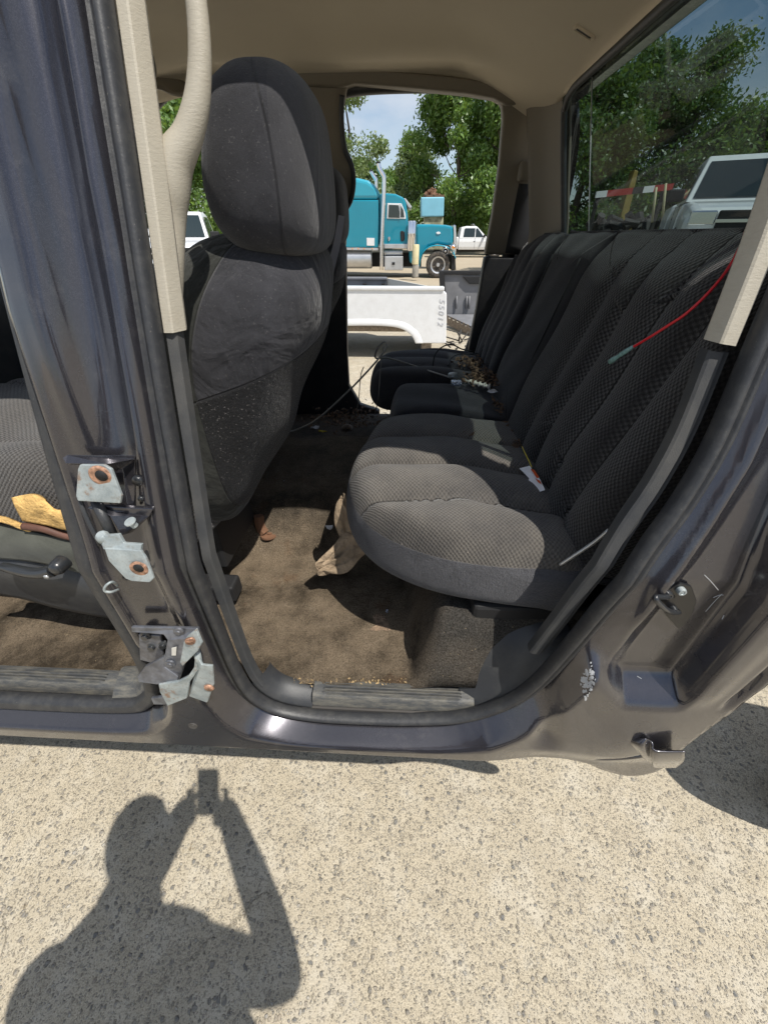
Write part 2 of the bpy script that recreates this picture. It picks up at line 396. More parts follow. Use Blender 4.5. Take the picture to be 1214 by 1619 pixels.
def m_concrete():
    t = NT('exposed_aggregate_concrete')
    p = t.n('Mapping', {'Vector': t.pos, 'Scale': (1, 1, 0)}).outputs[0]
    warp = t.n('MixRGB', {0: .012, 1: p, 2: t.n('TexNoise', {'Vector': p, 'Scale': 70., 'Detail': 2.}).outputs['Color']}, blend_type='ADD').outputs[0]
    sand = t.noise(p, 250, 5, .8); mid = t.noise(p, 28, 6, .7); big = t.noise(p, 2.2, 6, .65)
    base = t.mix(t.ramp(sand, [(.30, 0.), (.56, 1.)]), (.10, .080, .054), (.63, .55, .41))
    base = t.mix(t.math('MULTIPLY', t.ramp(mid, [(.35, 0.), (.7, 1.)]), .45), base, (.36, .315, .235))
    base = t.mix(t.math('MULTIPLY', t.ramp(big, [(.35, 0.), (.7, 1.)]), .5), base, (.42, .365, .275))
    lgt = t.ramp(t.noise(p, 5.5, 7, .75), [(.48, 0.), (.62, 1.)]); base = t.mix(t.math('MULTIPLY', lgt, .5), base, (.60, .55, .45))
    drk = t.ramp(t.noise(t.n('Mapping', {'Vector': p, 'Location': (7, 3, 0)}).outputs[0], 11, 8, .8), [(.54, 0.), (.72, 1.)]); base = t.mix(t.math('MULTIPLY', drk, .40), base, (.20, .165, .115))
    dens = t.n('MapRange', {0: t.noise(t.n('Mapping', {'Vector': p, 'Location': (1, 9, 0)}).outputs[0], 3.2, 4, .6), 1: .35, 2: .60, 3: .6, 4: 1.}).outputs[0]
    h = t.math('MULTIPLY', sand, .5)
    def peb(scale, lo, hi, keep, stops, strength, b, h):
        v = t.n('TexVoronoi', {'Vector': warp, 'Scale': scale, 'Randomness': 1.})
        rc = t.n('SeparateColor', {0: v.outputs['Color']})
        on = t.math('LESS_THAN', rc.outputs[0], keep)
        rad = t.math('MULTIPLY_ADD', rc.outputs[1], hi-lo, lo)
        edge = t.math('SUBTRACT', rad, v.outputs['Distance'])
        mk = t.math('MULTIPLY', t.math('MULTIPLY', edge, 9., clamp=True), on)
        col = t.ramp(rc.outputs[2], stops)
        ring = t.math('MULTIPLY', t.math('MULTIPLY', t.math('SUBTRACT', 1., t.math('MULTIPLY', t.math('ABSOLUTE', edge), 11., clamp=True)), on), .55)
        b = t.mix(ring, b, (.10, .085, .06))
        b = t.mix(t.math('MULTIPLY', t.math('MULTIPLY', mk, strength), dens), b, t.mix(.3, col, t.mix(sand, (.05, .05, .05), (.5, .5, .5))))
        return b, t.math('ADD', h, t.math('MULTIPLY', mk, .5))
    cols = [(0., (.50, .45, .35)), (.25, (.30, .27, .22)), (.45, (.42, .34, .24)), (.62, (.10, .10, .10)), (.8, (.62, .57, .48)), (1., (.045, .05, .056))]
    base, h = peb(190., .16, .48, .85, cols, .9, base, h)
    base, h = peb(85., .14, .44, .50, cols, .9, base, h)
    base, h = peb(54., .10, .40, .30, [(0., (.07, .078, .085)), (.4, (.16, .15, .13)), (.7, (.32, .26, .19)), (1., (.05, .06, .068))], .95, base, h)
    st = t.ramp(t.noise(p, 13, 4, .65), [(.68, 0.), (.73, 1.)])
    base = t.mix(t.math('MULTIPLY', st, .6), base, (.12, .085, .04))
    pits = t.ramp(t.noise(p, 85, 5, .8), [(.29, 1.), (.385, 0.)])
    base = t.mix(t.math('MULTIPLY', pits, .5), base, (.10, .085, .06))
    ck = t.n('TexVoronoi', {'Vector': t.n('MixRGB', {0: .10, 1: p, 2: t.n('TexNoise', {'Vector': p, 'Scale': 9., 'Detail': 6., 'Roughness': .7}).outputs['Color']}, blend_type='ADD').outputs[0], 'Scale': 1.1}, feature='DISTANCE_TO_EDGE').outputs['Distance']
    ckm = t.math('MULTIPLY', t.ramp(ck, [(.0, 1.), (.003, 0.)]), t.ramp(t.noise(p, 2.1, 3, .5), [(.56, 0.), (.64, .5)]))
    base = t.mix(ckm, base, (.10, .085, .06)); h = t.math('SUBTRACT', h, ckm)
    h = t.math('SUBTRACT', h, t.math('MULTIPLY', pits, .8))
    t.P(Base_Color=base, Roughness=.9, Normal=t.bump(h, .8, .007)); return t.m
def m_yard():
    t = NT('tan_gravel_yard')
    a = t.noise(t.pos, .35, 6, .65); b = t.noise(t.pos, 14, 6, .75)
    c = t.mix(a, (.36, .29, .20), (.50, .43, .32)); c = t.mix(t.math('MULTIPLY', b, .4), c, (.22, .18, .13))
    t.P(Base_Color=c, Roughness=1., Normal=t.bump(b, .5, .05)); return t.m
def m_leaf(name, c1, c2):
    t = NT(name)
    oi = t.n('NewGeometry').outputs['Random Per Island']
    c = t.mix(oi, c1, c2)
    nz = t.noise(t.pos, .9, 3, .6)
    c = t.mix(t.math('MULTIPLY', t.ramp(nz, [(.35, 0.), (.7, 1.)]), .5), c, tuple(x*.55 for x in c1))
    d = t.n('BsdfDiffuse', {'Color': c}); tr = t.n('BsdfTranslucent', {'Color': t.mix(.5, c, (.30, .40, .05))})
    g = t.n('BsdfGlossy', {'Color': (.8, .8, .8, 1), 'Roughness': .45})
    m1 = t.n('MixShader', {0: .38, 1: d.outputs[0], 2: tr.outputs[0]}); m2 = t.n('MixShader', {0: .06, 1: m1.outputs[0], 2: g.outputs[0]})
    t.t.links.new(m2.outputs[0], t.o.inputs[0]); t.t.nodes.remove(t.b); return t.m
def m_glass(name, tint, refl=.1, rough=.0, dirt=0.):
    t = NT(name)
    tr = t.n('BsdfTransparent', {'Color': (*tint, 1)}); gl = t.n('BsdfGlossy', {'Color': (1, 1, 1, 1), 'Roughness': max(rough, .01)})
    fr = t.math('POWER', t.n('LayerWeight', {'Blend': .5}).outputs['Facing'], 4.5)
    m1 = t.n('MixShader', {0: t.math('MULTIPLY_ADD', fr, .12, refl), 1: tr.outputs[0], 2: gl.outputs[0]})
    last = m1
    if dirt:
        nz = t.ramp(t.noise(t.n('Mapping', {'Vector': t.pos, 'Scale': (1, 60, 18)}).outputs[0], 1.6, 7, .75), [(.50, 0.), (.78, 1.)])
        d = t.n('BsdfDiffuse', {'Color': (.45, .47, .48, 1)})
        last = t.n('MixShader', {0: t.math('MULTIPLY_ADD', nz, dirt, .015), 1: m1.outputs[0], 2: d.outputs[0]})
    t.t.links.new(last.outputs[0], t.o.inputs[0]); t.t.nodes.remove(t.b); return t.m
def m_rust(name='rusty_steel', a=(.16, .07, .03), b=(.34, .17, .08), sc_=30):
    t = NT(name); n1 = t.noise(t.obj, sc_, 7, .75)
    t.P(Base_Color=t.mix(n1, a, b), Roughness=.85, Normal=t.bump(n1, .7, .01)); return t.m
def m_zinc():
    t = NT('zinc_plated_steel')
    n1 = t.noise(t.pos, 45, 6, .7); r = t.ramp(t.noise(t.pos, 30, 7, .75), [(.55, 0.), (.66, 1.)])
    c = t.mix(t.ramp(n1, [(.35, 0.), (.65, 1.)]), (.26, .30, .31), (.50, .55, .55)); gr = t.ramp(t.noise(t.pos, 90, 6, .7), [(.52, 0.), (.66, 1.)]); c = t.mix(t.math('MULTIPLY', gr, .5), c, (.12, .11, .09)); c = t.mix(t.math('MULTIPLY', r, .8), c, (.26, .13, .06))
    t.P(Base_Color=c, Metallic=.35, Roughness=.5, Normal=t.bump(n1, .2, .004)); return t.m

def m_headrest():
    t = NT('headrest_velour'); x, y, z = t.n('SeparateXYZ', {0: t.pos}).outputs
    c, h = velour_ch(t, 0., (.032, .032, .036), .15)
    d = t.math('ABSOLUTE', t.math('SUBTRACT', x, t.math('ADD', -.196, t.math('MULTIPLY', t.math('POWER', t.math('ABSOLUTE', t.math('SUBTRACT', z, 1.66)), 2.), -1.2))))
    near = t.n('MapRange', {0: y, 1: .90, 2: .88}).outputs[0]
    sm = t.math('MULTIPLY', t.math('SUBTRACT', 1., t.n('MapRange', {0: d, 1: .0, 2: .0035}).outputs[0]), .8)
    side = t.math('GREATER_THAN', x, t.math('ADD', -.196, 0.))
    c = t.mix(t.math('MULTIPLY', side, .4), c, (.058, .057, .060))
    wr = t.noise(t.n('Mapping', {'Vector': t.pos, 'Scale': (18, 18, 9)}).outputs[0], 1., 3, .5, .8)
    c = t.mix(t.math('MULTIPLY', sm, .6), c, (.014, .014, .016))
    h = t.math('ADD', t.math('SUBTRACT', h, t.math('MULTIPLY', sm, 1.)), t.math('MULTIPLY', wr, 1.4))
    t.P(Base_Color=c, Roughness=1., Specular_IOR_Level=.12, Sheen_Weight=.2, Normal=t.bump(h, .8, .004)); return t.m
MAT = dict(hingegrey=simple('greasy_grey_painted_steel', (.15, .16, .185), .38, .5, var=.35, scale=45, bump=(90, .2, .003), dust=.35, dustcol=(.16, .12, .08)),strikerblack=simple('striker_black', (.006, .006, .007), .35, coat=.2),copper=simple('rusty_bolt_ring', (.42, .24, .16), .5, .4, var=.5, scale=160),mattplastic=simple('worn_matt_plastic', (.034, .036, .039), .75, bump=(500, .3, .002), dust=.35, dustcol=(.16, .15, .13)),headrest=m_headrest(),bench=m_bench(), seatback=m_seatback(),
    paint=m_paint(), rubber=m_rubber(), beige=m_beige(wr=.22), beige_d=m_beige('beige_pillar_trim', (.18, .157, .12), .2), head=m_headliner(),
    plastic=m_dkplastic(), scuff=m_scuff(), carpet=m_carpet(), weave=m_weave(dusty=.55), weave_b=m_weave('shaded_weave_back_cloth', .10, .0098, .55, (.70, .82, .95, 1.07)),  # back cloth: seat weave darkened, the backrest's shade put into its colour
    weave_f=m_weave('front_weave_cloth', .55, .0105), plain=m_velour('plain_black_seat_cloth', 0, (.019, .019, .022), .1),
    velour=m_velour('charcoal_velour', 0, (.050, .050, .055), .10), velour_g=m_velour('olive_grey_velour', 0, (.075, .078, .066)),
    shag=m_velour('matted_pile_cloth', 1., (.075, .075, .08), .35), shag_c=m_velour('matted_cushion_side', 1., (.10, .10, .11), .15),
    concrete=m_concrete(), yard=m_yard(), zinc=m_zinc(), rust=m_rust(a=(.09, .045, .025), b=(.24, .12, .065)), black=simple('matt_black', (.012, .012, .013), .7),
    blackgloss=simple('satin_black_plastic', (.022, .024, .027), .3, coat=.3),
    white=simple('white_vehicle_paint', (.78, .79, .80), .3, coat=.5, dust=.15), whiteplastic=simple('white_plastic', (.75, .75, .73), .5),
    teal=simple('teal_truck_paint', (.005, .235, .33), .25, coat=.7, var=.08, scale=.6), teal_l=simple('light_teal_paint', (.03, .32, .43), .3, coat=.6),
    lblue=simple('sky_blue_sheet', (.24, .55, .68), .5, var=.06, scale=2), chrome=simple('bright_chrome', (.8, .8, .82), .16, 1.),
    alu=simple('dull_aluminium', (.55, .56, .57), .4, .7, var=.1, scale=3), tyre=simple('tyre_rubber', (.035, .034, .032), .85, dust=.5, dustcol=(.25, .2, .15)),
    vglass=simple('dark_vehicle_glass', (.02, .03, .03), .06, coat=.5), ggrey=simple('grey_bed_liner', (.17, .175, .19), .55, var=.15, scale=4, dust=.2),
    rearglass=m_glass('tinted_rear_glass', (.25, .305, .30), .010, dirt=.04), clear=m_glass('clear_glass', (.9, .94, .93), .03),
    yellowpost=simple('cream_post_paint', (.62, .55, .33), .6, var=.1, scale=6), greypost=simple('bare_post', (.30, .28, .24), .7, var=.2, scale=6),
    foam=simple('yellow_foam', (.66, .42, .15), .95, bump=(90, .8, .01), var=.35, scale=30), brown=simple('brown_vinyl', (.10, .045, .03), .6, bump=(60, .3, .004), var=.3, scale=25),
    red=simple('red_wire', (.55, .012, .02), .35), clearblue=simple('pale_green_connector', (.16, .28, .27), .25, var=.3, scale=200), cable=simple('grey_cable', (.22, .21, .19), .5),
    paper=simple('white_paper', (.78, .78, .80), .7, var=.04, scale=60), orange=simple('orange_print', (.65, .10, .02), .6),
    rag=simple('dirty_cloth', (.30, .225, .15), 1., bump=(140, .9, .006), var=.35, scale=28), leaf_dry=simple('dry_leaves', (.10, .062, .038), .9, var=.6, scale=60),
    foil=simple('silver_foil', (.6, .65, .75), .25, .9, bump=(120, .8, .01)), yellow=simple('yellow_plastic', (.62, .50, .05), .5), stone=simple('tan_stone', (.22, .18, .14), .9, var=.3),
    skin=simple('skin', (.42, .24, .16), .55, bump=(200, .2, .002)), shirt=simple('dark_shirt', (.05, .06, .09), .9), jeans=simple('blue_jeans', (.05, .08, .15), .95), hair=simple('dark_hair', (.02, .015, .01), .7),
    bark=simple('grey_bark', (.12, .10, .08), .95, bump=(8, .8, .1), var=.3, scale=3), sticker=simple('worn_silver_sticker', (.42, .43, .44), .6),
    redtape=simple('red_reflective_tape', (.40, .04, .03), .4), scrap=simple('dark_scrap_metal', (.035, .033, .03), .8, var=.5, scale=3), yelmach=simple('yellow_machine_paint', (.30, .22, .05), .5, var=.2, scale=2),
    amber=simple('amber_lens', (.75, .25, .02), .3), galv=simple('beige_white_plastic', (.6, .58, .52), .5), bump=simple('rocker_underside', (.06, .055, .05), .7),
    leaf_a=m_leaf('poplar_leaves', (.09, .19, .035), (.20, .34, .07)), leaf_b=m_leaf('willow_leaves', (.13, .20, .07), (.26, .34, .15)), leaf_c=m_leaf('dark_maple_leaves', (.05, .115, .025), (.11, .22, .05)),
)
# ================================================================== GROUND
def plane(name, x0, x1, y0, y1, z, mat):
    return mesh(name, [(x0, y0, z), (x1, y0, z), (x1, y1, z), (x0, y1, z)], [(0, 1, 2, 3)], mat, None, False, origin=(0, 0, z))
tag(plane('ground', -500, 500, -300, 900, 0, MAT['yard']), kind='structure')
tag(plane('concrete_pavement', -30, 30, -12, 13, .004, MAT['concrete']), kind='structure')

# ================================================================== PICKUP CAB
truck = empty('pickup_truck', (0.1, YC, 0))
tag(truck, 'dark grey crew cab pickup stripped of its doors with charcoal cloth seats inside', 'pickup truck')

rear_open = [(-.340, 1.80), (-.344, 1.65), (-.348, 1.5), (-.350, 1.35), (-.350, 1.15), (-.350, .95), (-.347, .82), (-.330, .735), (-.285, .678), (-.20, .652), (-.08, .648), (.05, .656), (.16, .68), (.245, .745), (.297, .836), (.332, .97), (.36, 1.10), (.39, 1.20), (.42, 1.275), (.443, 1.36), (.457, 1.47)]
rear_open += [(.472, 1.60), (.478, 1.72), (.470, 1.83), (.44, 1.92), (.37, 1.965), (.22, 1.985), (0, 1.99), (-.2, 1.985), (-.29, 1.965), (-.335, 1.90)]
front_open = [(-.487, 1.86), (-.496, 1.70), (-.505, 1.50), (-.510, 1.30), (-.511, 1.10), (-.514, .93), (-.530, .80), (-.57, .72), (-.66, .684), (-1.0, .678), (-1.28, .68), (-1.38, .74), (-1.42, .95), (-1.44, 1.2), (-1.36, 1.45), (-1.2, 1.70), (-1.06, 1.90), (-.92, 1.99), (-.76, 2.02), (-.6, 2.02), (-.515, 1.97)]
RO = resample(cr(rear_open, 8, True), 360); FO = resample(cr(front_open, 8, True), 300)

def sdist(P, Q):
    """signed distance (positive outside) of points P to closed polygon Q"""
    A = Q; B = np.roll(Q, -1, 0); d2 = np.full(len(P), 1e9); ins = np.zeros(len(P), bool); near = np.zeros_like(P)
    for a, b in zip(A, B):
        ab = b-a; t = np.clip(((P-a)@ab)/max(ab@ab, 1e-12), 0, 1); q = a+t[:, None]*ab; dd = ((P-q)**2).sum(1)
        m = dd < d2; d2[m] = dd[m]; near[m] = q[m]
        c = ((a[1] > P[:, 1]) != (b[1] > P[:, 1]))
        with np.errstate(divide='ignore', invalid='ignore'):
            xi = (b[0]-a[0])*(P[:, 1]-a[1])/(b[1]-a[1])+a[0]
        ins ^= c & (P[:, 0] < xi)
    d = np.sqrt(d2); d[ins] *= -1
    return d, near
def ss(x, a, b): t = np.clip((x-a)/(b-a), 0, 1); return t*t*(3-2*t)
bottom = [xz(PS(*q)) for q in [(-400, 1148), (0, 1160), (300, 1181), (600, 1191), (850, 1203), (925, 1213), (960, 1229), (1000, 1238), (1040, 1232), (1068, 1214), (1080, 1192), (1130, 1155), (1214, 1098)]]
back_edge = [(.69, 1.1), (.71, 1.4), (.70, 1.7), (.66, 1.9), (.58, 2.03), (.45, 2.09)]
outer = [(x_, .603) for x_ in np.arange(-2.6, .2, .2)]+[(.33, .603), (.40, .602), (.455, .588)]+bottom[6:]+back_edge+[(0, 2.115), (-.8, 2.10), (-1.1, 2.02), (-1.35, 1.72), (-1.56, 1.38), (-2.0, 1.25), (-2.6, 1.2)]
OUT = resample(cr(outer, 8, True), 500)
h = .0058
X0, X1, Z0, Z1 = -2.0, .74, .49, 2.14
gx = np.arange(X0, X1, h); gz = np.r_[np.arange(Z0, .59, h), np.arange(.59, .70, .0025), np.arange(.70, Z1, h)]
GX, GZ = np.meshgrid(gx, gz); P2 = np.stack([GX.ravel(), GZ.ravel()], 1)
def solid_sd(P):
    dr, nr_ = sdist(P, RO); df, nf = sdist(P, FO); do, no = sdist(P, OUT)
    s = np.stack([-dr, -df, do]); k = s.argmax(0); near = np.choose(k[:, None], [nr_, nf, no])
    return s.max(0), near, dr, df, -do
sdv, near, dr, df, din = solid_sd(P2)
hz_ = np.where((P2[:, 1] > .585) & (P2[:, 1] < .705) & (np.abs(near[:, 1]-P2[:, 1]) > np.abs(near[:, 0]-P2[:, 0])), .0026, h)
m_ = np.abs(sdv) < .62*hz_; P2[m_] = near[m_]
keep = sdv < .62*hz_
dr, _ = sdist(P2, RO); df, _ = sdist(P2, FO)
def body_off(X, Z, dr, df):
    dm = np.minimum(dr, df); db = np.maximum(Z-.603, 0); s_ = np.minimum(dm+db, .10)
    rock = np.interp(dm/np.maximum(s_, 1e-4), [0, .10, .14, .40, .47, .53, .60, 1.], [.07, .068, .060, .016, .005, .001, 0, 0])
    # below: slight tuck at bottom
    u = np.clip(dr/np.maximum(dr+df, 1e-6), 0, 1)
    up = np.interp(u, [0, .06, .12, .17, .25, .42, .52, .60, .68, .90, .96, 1], [.07, .06, .034, .031, .047, .049, .032, .004, .000, .010, .014, .028])
    lo = np.interp(u, [0, .08, .16, .22, .35, .80, .88, .95, 1], [.07, .06, .032, .030, .040, .040, .028, .032, .045])
    wz = ss(Z, 1.18, 1.55); pil = up*wz+lo*(1-wz)
    # diagonal crease running down the pillar
    wp = ss(Z, .84, .96)*(1-ss(dr, .16, .30))*(1-ss(df, .16, .30)) * (X < 0)
    o = rock*(1-wp)+pil*wp
    # rear quarter jamb
    xb = np.interp(Z, [.50, .60, .70, .93, 1.1, 1.4, 1.7, 1.9], [.60, .60, .626, .67, .69, .71, .70, .66])
    cre = np.interp(Z, [.9, 1.15, 1.18, 1.25, 1.34, 1.43, 1.55, 1.9], [.40, .425, .437, .460, .484, .492, .515, .52])
    sh = np.interp(Z, [.55, .66, .92, 1.2, 1.5, 1.9], [.55, .565, .566, .566, .585, .58])
    a = np.interp(dr, [0, .010, .022, .040, .075], [.07, .067, .060, .054, .050])
    q = a
    q = q-.009*np.exp(-((X-cre)/.012)**2)*ss(Z, 1.0, 1.1)
    q = np.where(X > cre, q+.012*ss((X-cre), .0, .035), q)
    q = q*(1-ss(X-sh, -.022, 0))+.006*ss(X-sh, -.022, 0)
    t_ = (X-sh)/np.maximum(xb-sh, .02)
    q = q+(.004*ss(t_, .2, .5)+.014*np.exp(-((t_-.74)/.07)**2)+.008*ss(t_, .93, 1.05))*ss(t_, 0, .1)
    # ledge under the jamb and bulging lower corner
    zl = np.interp(X, [.30, .36, .45, .52, .60], [.99, .985, .895, .895, .90])
    low = ss(zl-Z, -.015, .055)
    corner = .010-.012*np.exp(-(((X-.50)/.09)**2+((Z-.70)/.10)**2))+.018*np.exp(-((X-.335-(Z-.70)*-.25)/.028)**2)*ss(Z, .64, .72)
    corner = corner+.006*ss(Z, .66, .60)
    corner = corner+np.interp(dr, [0, .012, .05], [.062, .058, .0])
    crease = .010*np.exp(-((Z-(.62+.55*(X-.47)))/.006)**2)*ss(X, .46, .50)*(1-ss(X, .57, .60))
    q = np.where(X > .2, q*(1-low)+(np.minimum(corner, .07)+crease)*low, q)
    wq = ss(X, .20, .36)*(1-ss(Z, 1.90, 1.99))
    o = o*(1-wq)+q*wq
    # roof rail rounds over
    o = o+.30*np.clip(Z-2.0, 0, 1)**1.0*ss(Z, 1.98, 2.05)+ .9*np.clip(Z-2.04, 0, 1)
    return o
def skv(Z): return .40+.28*np.maximum(0, Z-1.15)
off = body_off(P2[:, 0], P2[:, 1], dr, df)
Yn = skv(P2[:, 1])+off
nC = len(gx); idx = -np.ones(len(P2), int); used = np.where(keep)[0]; idx[used] = np.arange(len(used))
K = keep.reshape(GX.shape); qf = []
kk = K[:-1, :-1] & K[:-1, 1:] & K[1:, 1:] & K[1:, :-1]
for i, j in zip(*np.where(kk)):
    a = i*nC+j; qf.append((idx[a], idx[a+1], idx[a+nC+1], idx[a+nC]))
Vn = np.stack([P2[used, 0], Yn[used], P2[used, 1]], 1)
solid(mesh('body_side', Vn, qf, MAT['paint'], truck), .0012, 1)
# plainer far side (only its inside edge is in view)
def farz(z): return z+.05*ss(z, 1.5, 1.9)
Vf = Vn.copy(); Vf[:, 1] = 2*YC-Vf[:, 1]; Vf[:, 2] = farz(Vf[:, 2])
mesh('body_side', Vf, [f[::-1] for f in qf], MAT['paint'], truck)
# roof skin, cab back, floor pan, front end : enclose the cab
mk = lambda X, y, z: (X, y, z)
rf = []
for X, zt in [(-1.12, 2.0), (-.9, 2.09), (-.4, 2.135), (.1, 2.135), (.5, 2.08), (.60, 2.02)]:
    rf.append([(X, .72, zt-.035), (X, .80, zt-.008), (X, 1.1, zt+.03), (X, YC, zt+.04), (X, 2*YC-1.1, zt+.03), (X, 2*YC-.80, zt-.008), (X, 2*YC-.72, zt-.035)])
grid('roof', rf, MAT['paint'], truck, 5, 5, .01)
bk = MB(); bk.box((.62, .46, .62), (.67, 2.30, 1.60)); bk.box((.55, .62, 1.985), (.60, 2.14, 2.05)); bevel(bk.build('cab_back_panel', MAT['paint'], truck), .01)
# ---- sweeps along the door openings
def nearest_i(Q, p): return int(((Q-np.array(p))**2).sum(1).argmin())
def strip(name, Q, a, b, prof, mat, parent, closed=False, far=False, full=False):
    """prof: (n inwards of opening, Y offset from skin). a,b: start/end points on the opening (XZ), following Q's order"""
    N = len(Q)
    if full: ii = list(range(N))+[0]
    else:
        i0, i1 = nearest_i(Q, a), nearest_i(Q, b)
        ii = [(i0+k) % N for k in range(((i1-i0) % N)+1)]
    T = np.roll(Q, -3, 0)-np.roll(Q, 3, 0); T /= np.linalg.norm(T, axis=1)[:, None]
    Nn = np.stack([-T[:, 1], T[:, 0]], 1)
    cen = Q.mean(0); sgn = np.sign(((cen-Q)*Nn).sum(1).mean()); Nn *= sgn
    V = []
    for i in ii:
        for n_, o_ in prof:
            x, z = Q[i]+Nn[i]*n_; y = skv(z)+o_
            V.append((x, 2*YC-y if far else y, float(farz(z)) if far else z))
    m = len(prof); F = []
    for i in range(len(ii)-1):
        for j in range(m if closed else m-1):
            j2 = (j+1) % m; F.append((i*m+j, i*m+j2, (i+1)*m+j2, (i+1)*m+j))
    if closed and not full: F.append(tuple(range(m))); F.append(tuple(range((len(ii)-1)*m, len(ii)*m))[::-1])
    o = mesh(name, V, F, mat, parent, True, autos=24 if name == 'pillar_trim' else None); return o
def ellipse(cn, co, a, b, n=12): return [(cn+a*math.cos(2*math.pi*k/n), co+b*math.sin(2*math.pi*k/n)) for k in range(n)]
seal_prof = cr([(-.020, .066), (-.019, .056), (-.012, .051), (-.006, .056), (-.002, .050), (.004, .043), (.011, .045), (.015, .055), (.014, .068), (.004, .076), (-.012, .074)], 3, True)
ws = strip('weatherstrip', RO, None, None, [tuple(p) for p in seal_prof], MAT['rubber'], truck, closed=True, full=True)
ws2 = strip('weatherstrip', FO, None, None, [tuple(p) for p in cr([(-.014, .046), (-.013, .034), (-.004, .028), (.006, .030), (.016, .034), (.022, .046), (.018, .06), (.0, .064)], 3, True)], MAT['rubber'], truck, closed=True, full=True)
for Q in (RO, FO): strip('weatherstrip', Q, None, None, [tuple(p) for p in seal_prof], MAT['rubber'], truck, closed=True, full=True, far=True)
# inner trims, near side
strip('pillar_trim', RO, (-.34, 1.95), (-.338, 1.492), [(.012, .080), (.0135, .070), (.016, .067), (.0265, .068), (.0285, .070), (.0355, .088), (.036, .091), (.031, .104)], MAT['beige'], truck)
solid(C.objects[-1] if False else truck.children[-1], .004)
strip('pillar_trim', RO, (-.338, 1.486), (-.312, .745), [(.013, .078), (.0155, .072), (.026, .075), (.0285, .078), (.030, .094), (.026, .10)], MAT['mattplastic'], truck)
cpb = xz(PS(1186, 553, .07))
strip('pillar_trim', RO, cpb, (.37, 1.965), [(.018, .080), (.0195, .071), (.022, .068), (.039, .069), (.042, .071), (.050, .088), (.0505, .091), (.045, .10)], MAT['beige'], truck)
solid(truck.children[-1], .004)
strip('pillar_trim', RO, (.318, .90), (cpb[0], cpb[1]-.006), [(.014, .086), (.022, .092), (.024, .082), (.025, .080), (.040, .081), (.0435, .084), (.044, .096), (.042, .104)], MAT['mattplastic'], truck)
strip('header_trim', RO, (.37, 1.965), (-.34, 1.88), [(.008, .072), (.018, .064), (.034, .07), (.036, .10), (-.03, .22)], MAT['beige'], truck)
# ---- grab handle on the near pillar
hp = [(298, -90, .70), (308, -20, .69), (315, 50, .685), (316, 110, .68), (311, 165, .675), (297, 215, .67), (276, 256, .665), (268, 300, .66), (268, 345, .655), (272, 400, .645), (275, 450, .64), (277, 505, .635)]
hw = [16, 18, 19, 20, 22, 25, 32, 34, 28, 21, 16, 11]
cen = []
for (x, y, Y) in hp: cen.append(PY(x, y, Y))
rad = []
for (x, y, Y), wpx, p in zip(hp, hw, cen): rad.append(.88*wpx*float((np.array(p)-CAM)@FW)/F_PX)
cc = cr([(*p, r) for p, r in zip(cen, rad)], 5)
g = MB(); g.tube([c[:3] for c in cc], [c[3] for c in cc], 20)
gh = g.build('grab_handle', MAT['beige'], truck, True)
lp = [(236, 150, .668), (240, 190, .666), (247, 225, .664), (258, 262, .662), (266, 300, .66)]
g = MB(); cc = cr([tuple(PY(*q)) for q in lp], 5); g.tube(cc, [.004+.011*k/len(cc) for k in range(len(cc))], 14)
g.build('grab_handle_base', MAT['beige'], truck, True)
# small clip line on handle
# ---- headliner
def hz(X, Y):
    t = abs(Y-YC)/.70
    z = 2.105-.055*t**3-.04*max(0, t-.9)/.1*.5
    z -= .10*max(0, X-.14)**1.3/.32**1.3
    z -= .16*max(0, -.75-X)
    z += -.022*math.exp(-((Y-1.86)/.07)**2)*(1 if X < .2 else max(0, 1-(X-.2)/.1))
    z += .012*math.exp(-((X+.05)/.18)**2-((Y-1.6)/.16)**2)
    z -= .014*math.exp(-((X-.365)/.016)**2-((Y-1.36)/.07)**2)
    return z
V = []; F = []; xs = np.linspace(-1.12, .505, 90); ys = np.linspace(.70, 2*YC-.70, 90)
for X in xs:
    for Y in ys: V.append((X, Y, hz(X, Y)))
for i in range(89):
    for j in range(89): F.append((i*90+j, i*90+j+1, (i+1)*90+j+1, (i+1)*90+j))
hl = mesh('headliner', V, F, MAT['head'], truck); solid(hl, .008, -1)
p = PZ(923, 50, 2.03); 
# coat hook recess on the headliner
X_, Y_ = .385, 1.30
for k in range(40):
    d = ray(923, 50); tt = (hz(X_, Y_)-1.6)/d[2]; X_, Y_ = d[0]*tt, d[1]*tt
def hks(a, b, c, d, e=0): return [(X_+u, Y_+v, hz(X_+u, Y_+v)+e) for u, v in ((a, c), (b, c), (b, d), (a, d))]
hk = MB(); hk.prism(hks(-.020, .020, -.006, .006, -.003), (0, 0, .006)); bevel(hk.build('hook_recess', MAT['black'], truck), .001)
for q_ in ((-.026, .026, -.011, -.007), (-.026, .026, .007, .011), (-.026, -.021, -.007, .007), (.021, .026, -.007, .007)):
    hk = MB(); hk.prism(hks(*q_, -.005), (0, 0, .008)); bevel(hk.build('hook_bezel', MAT['head'], truck), .001)
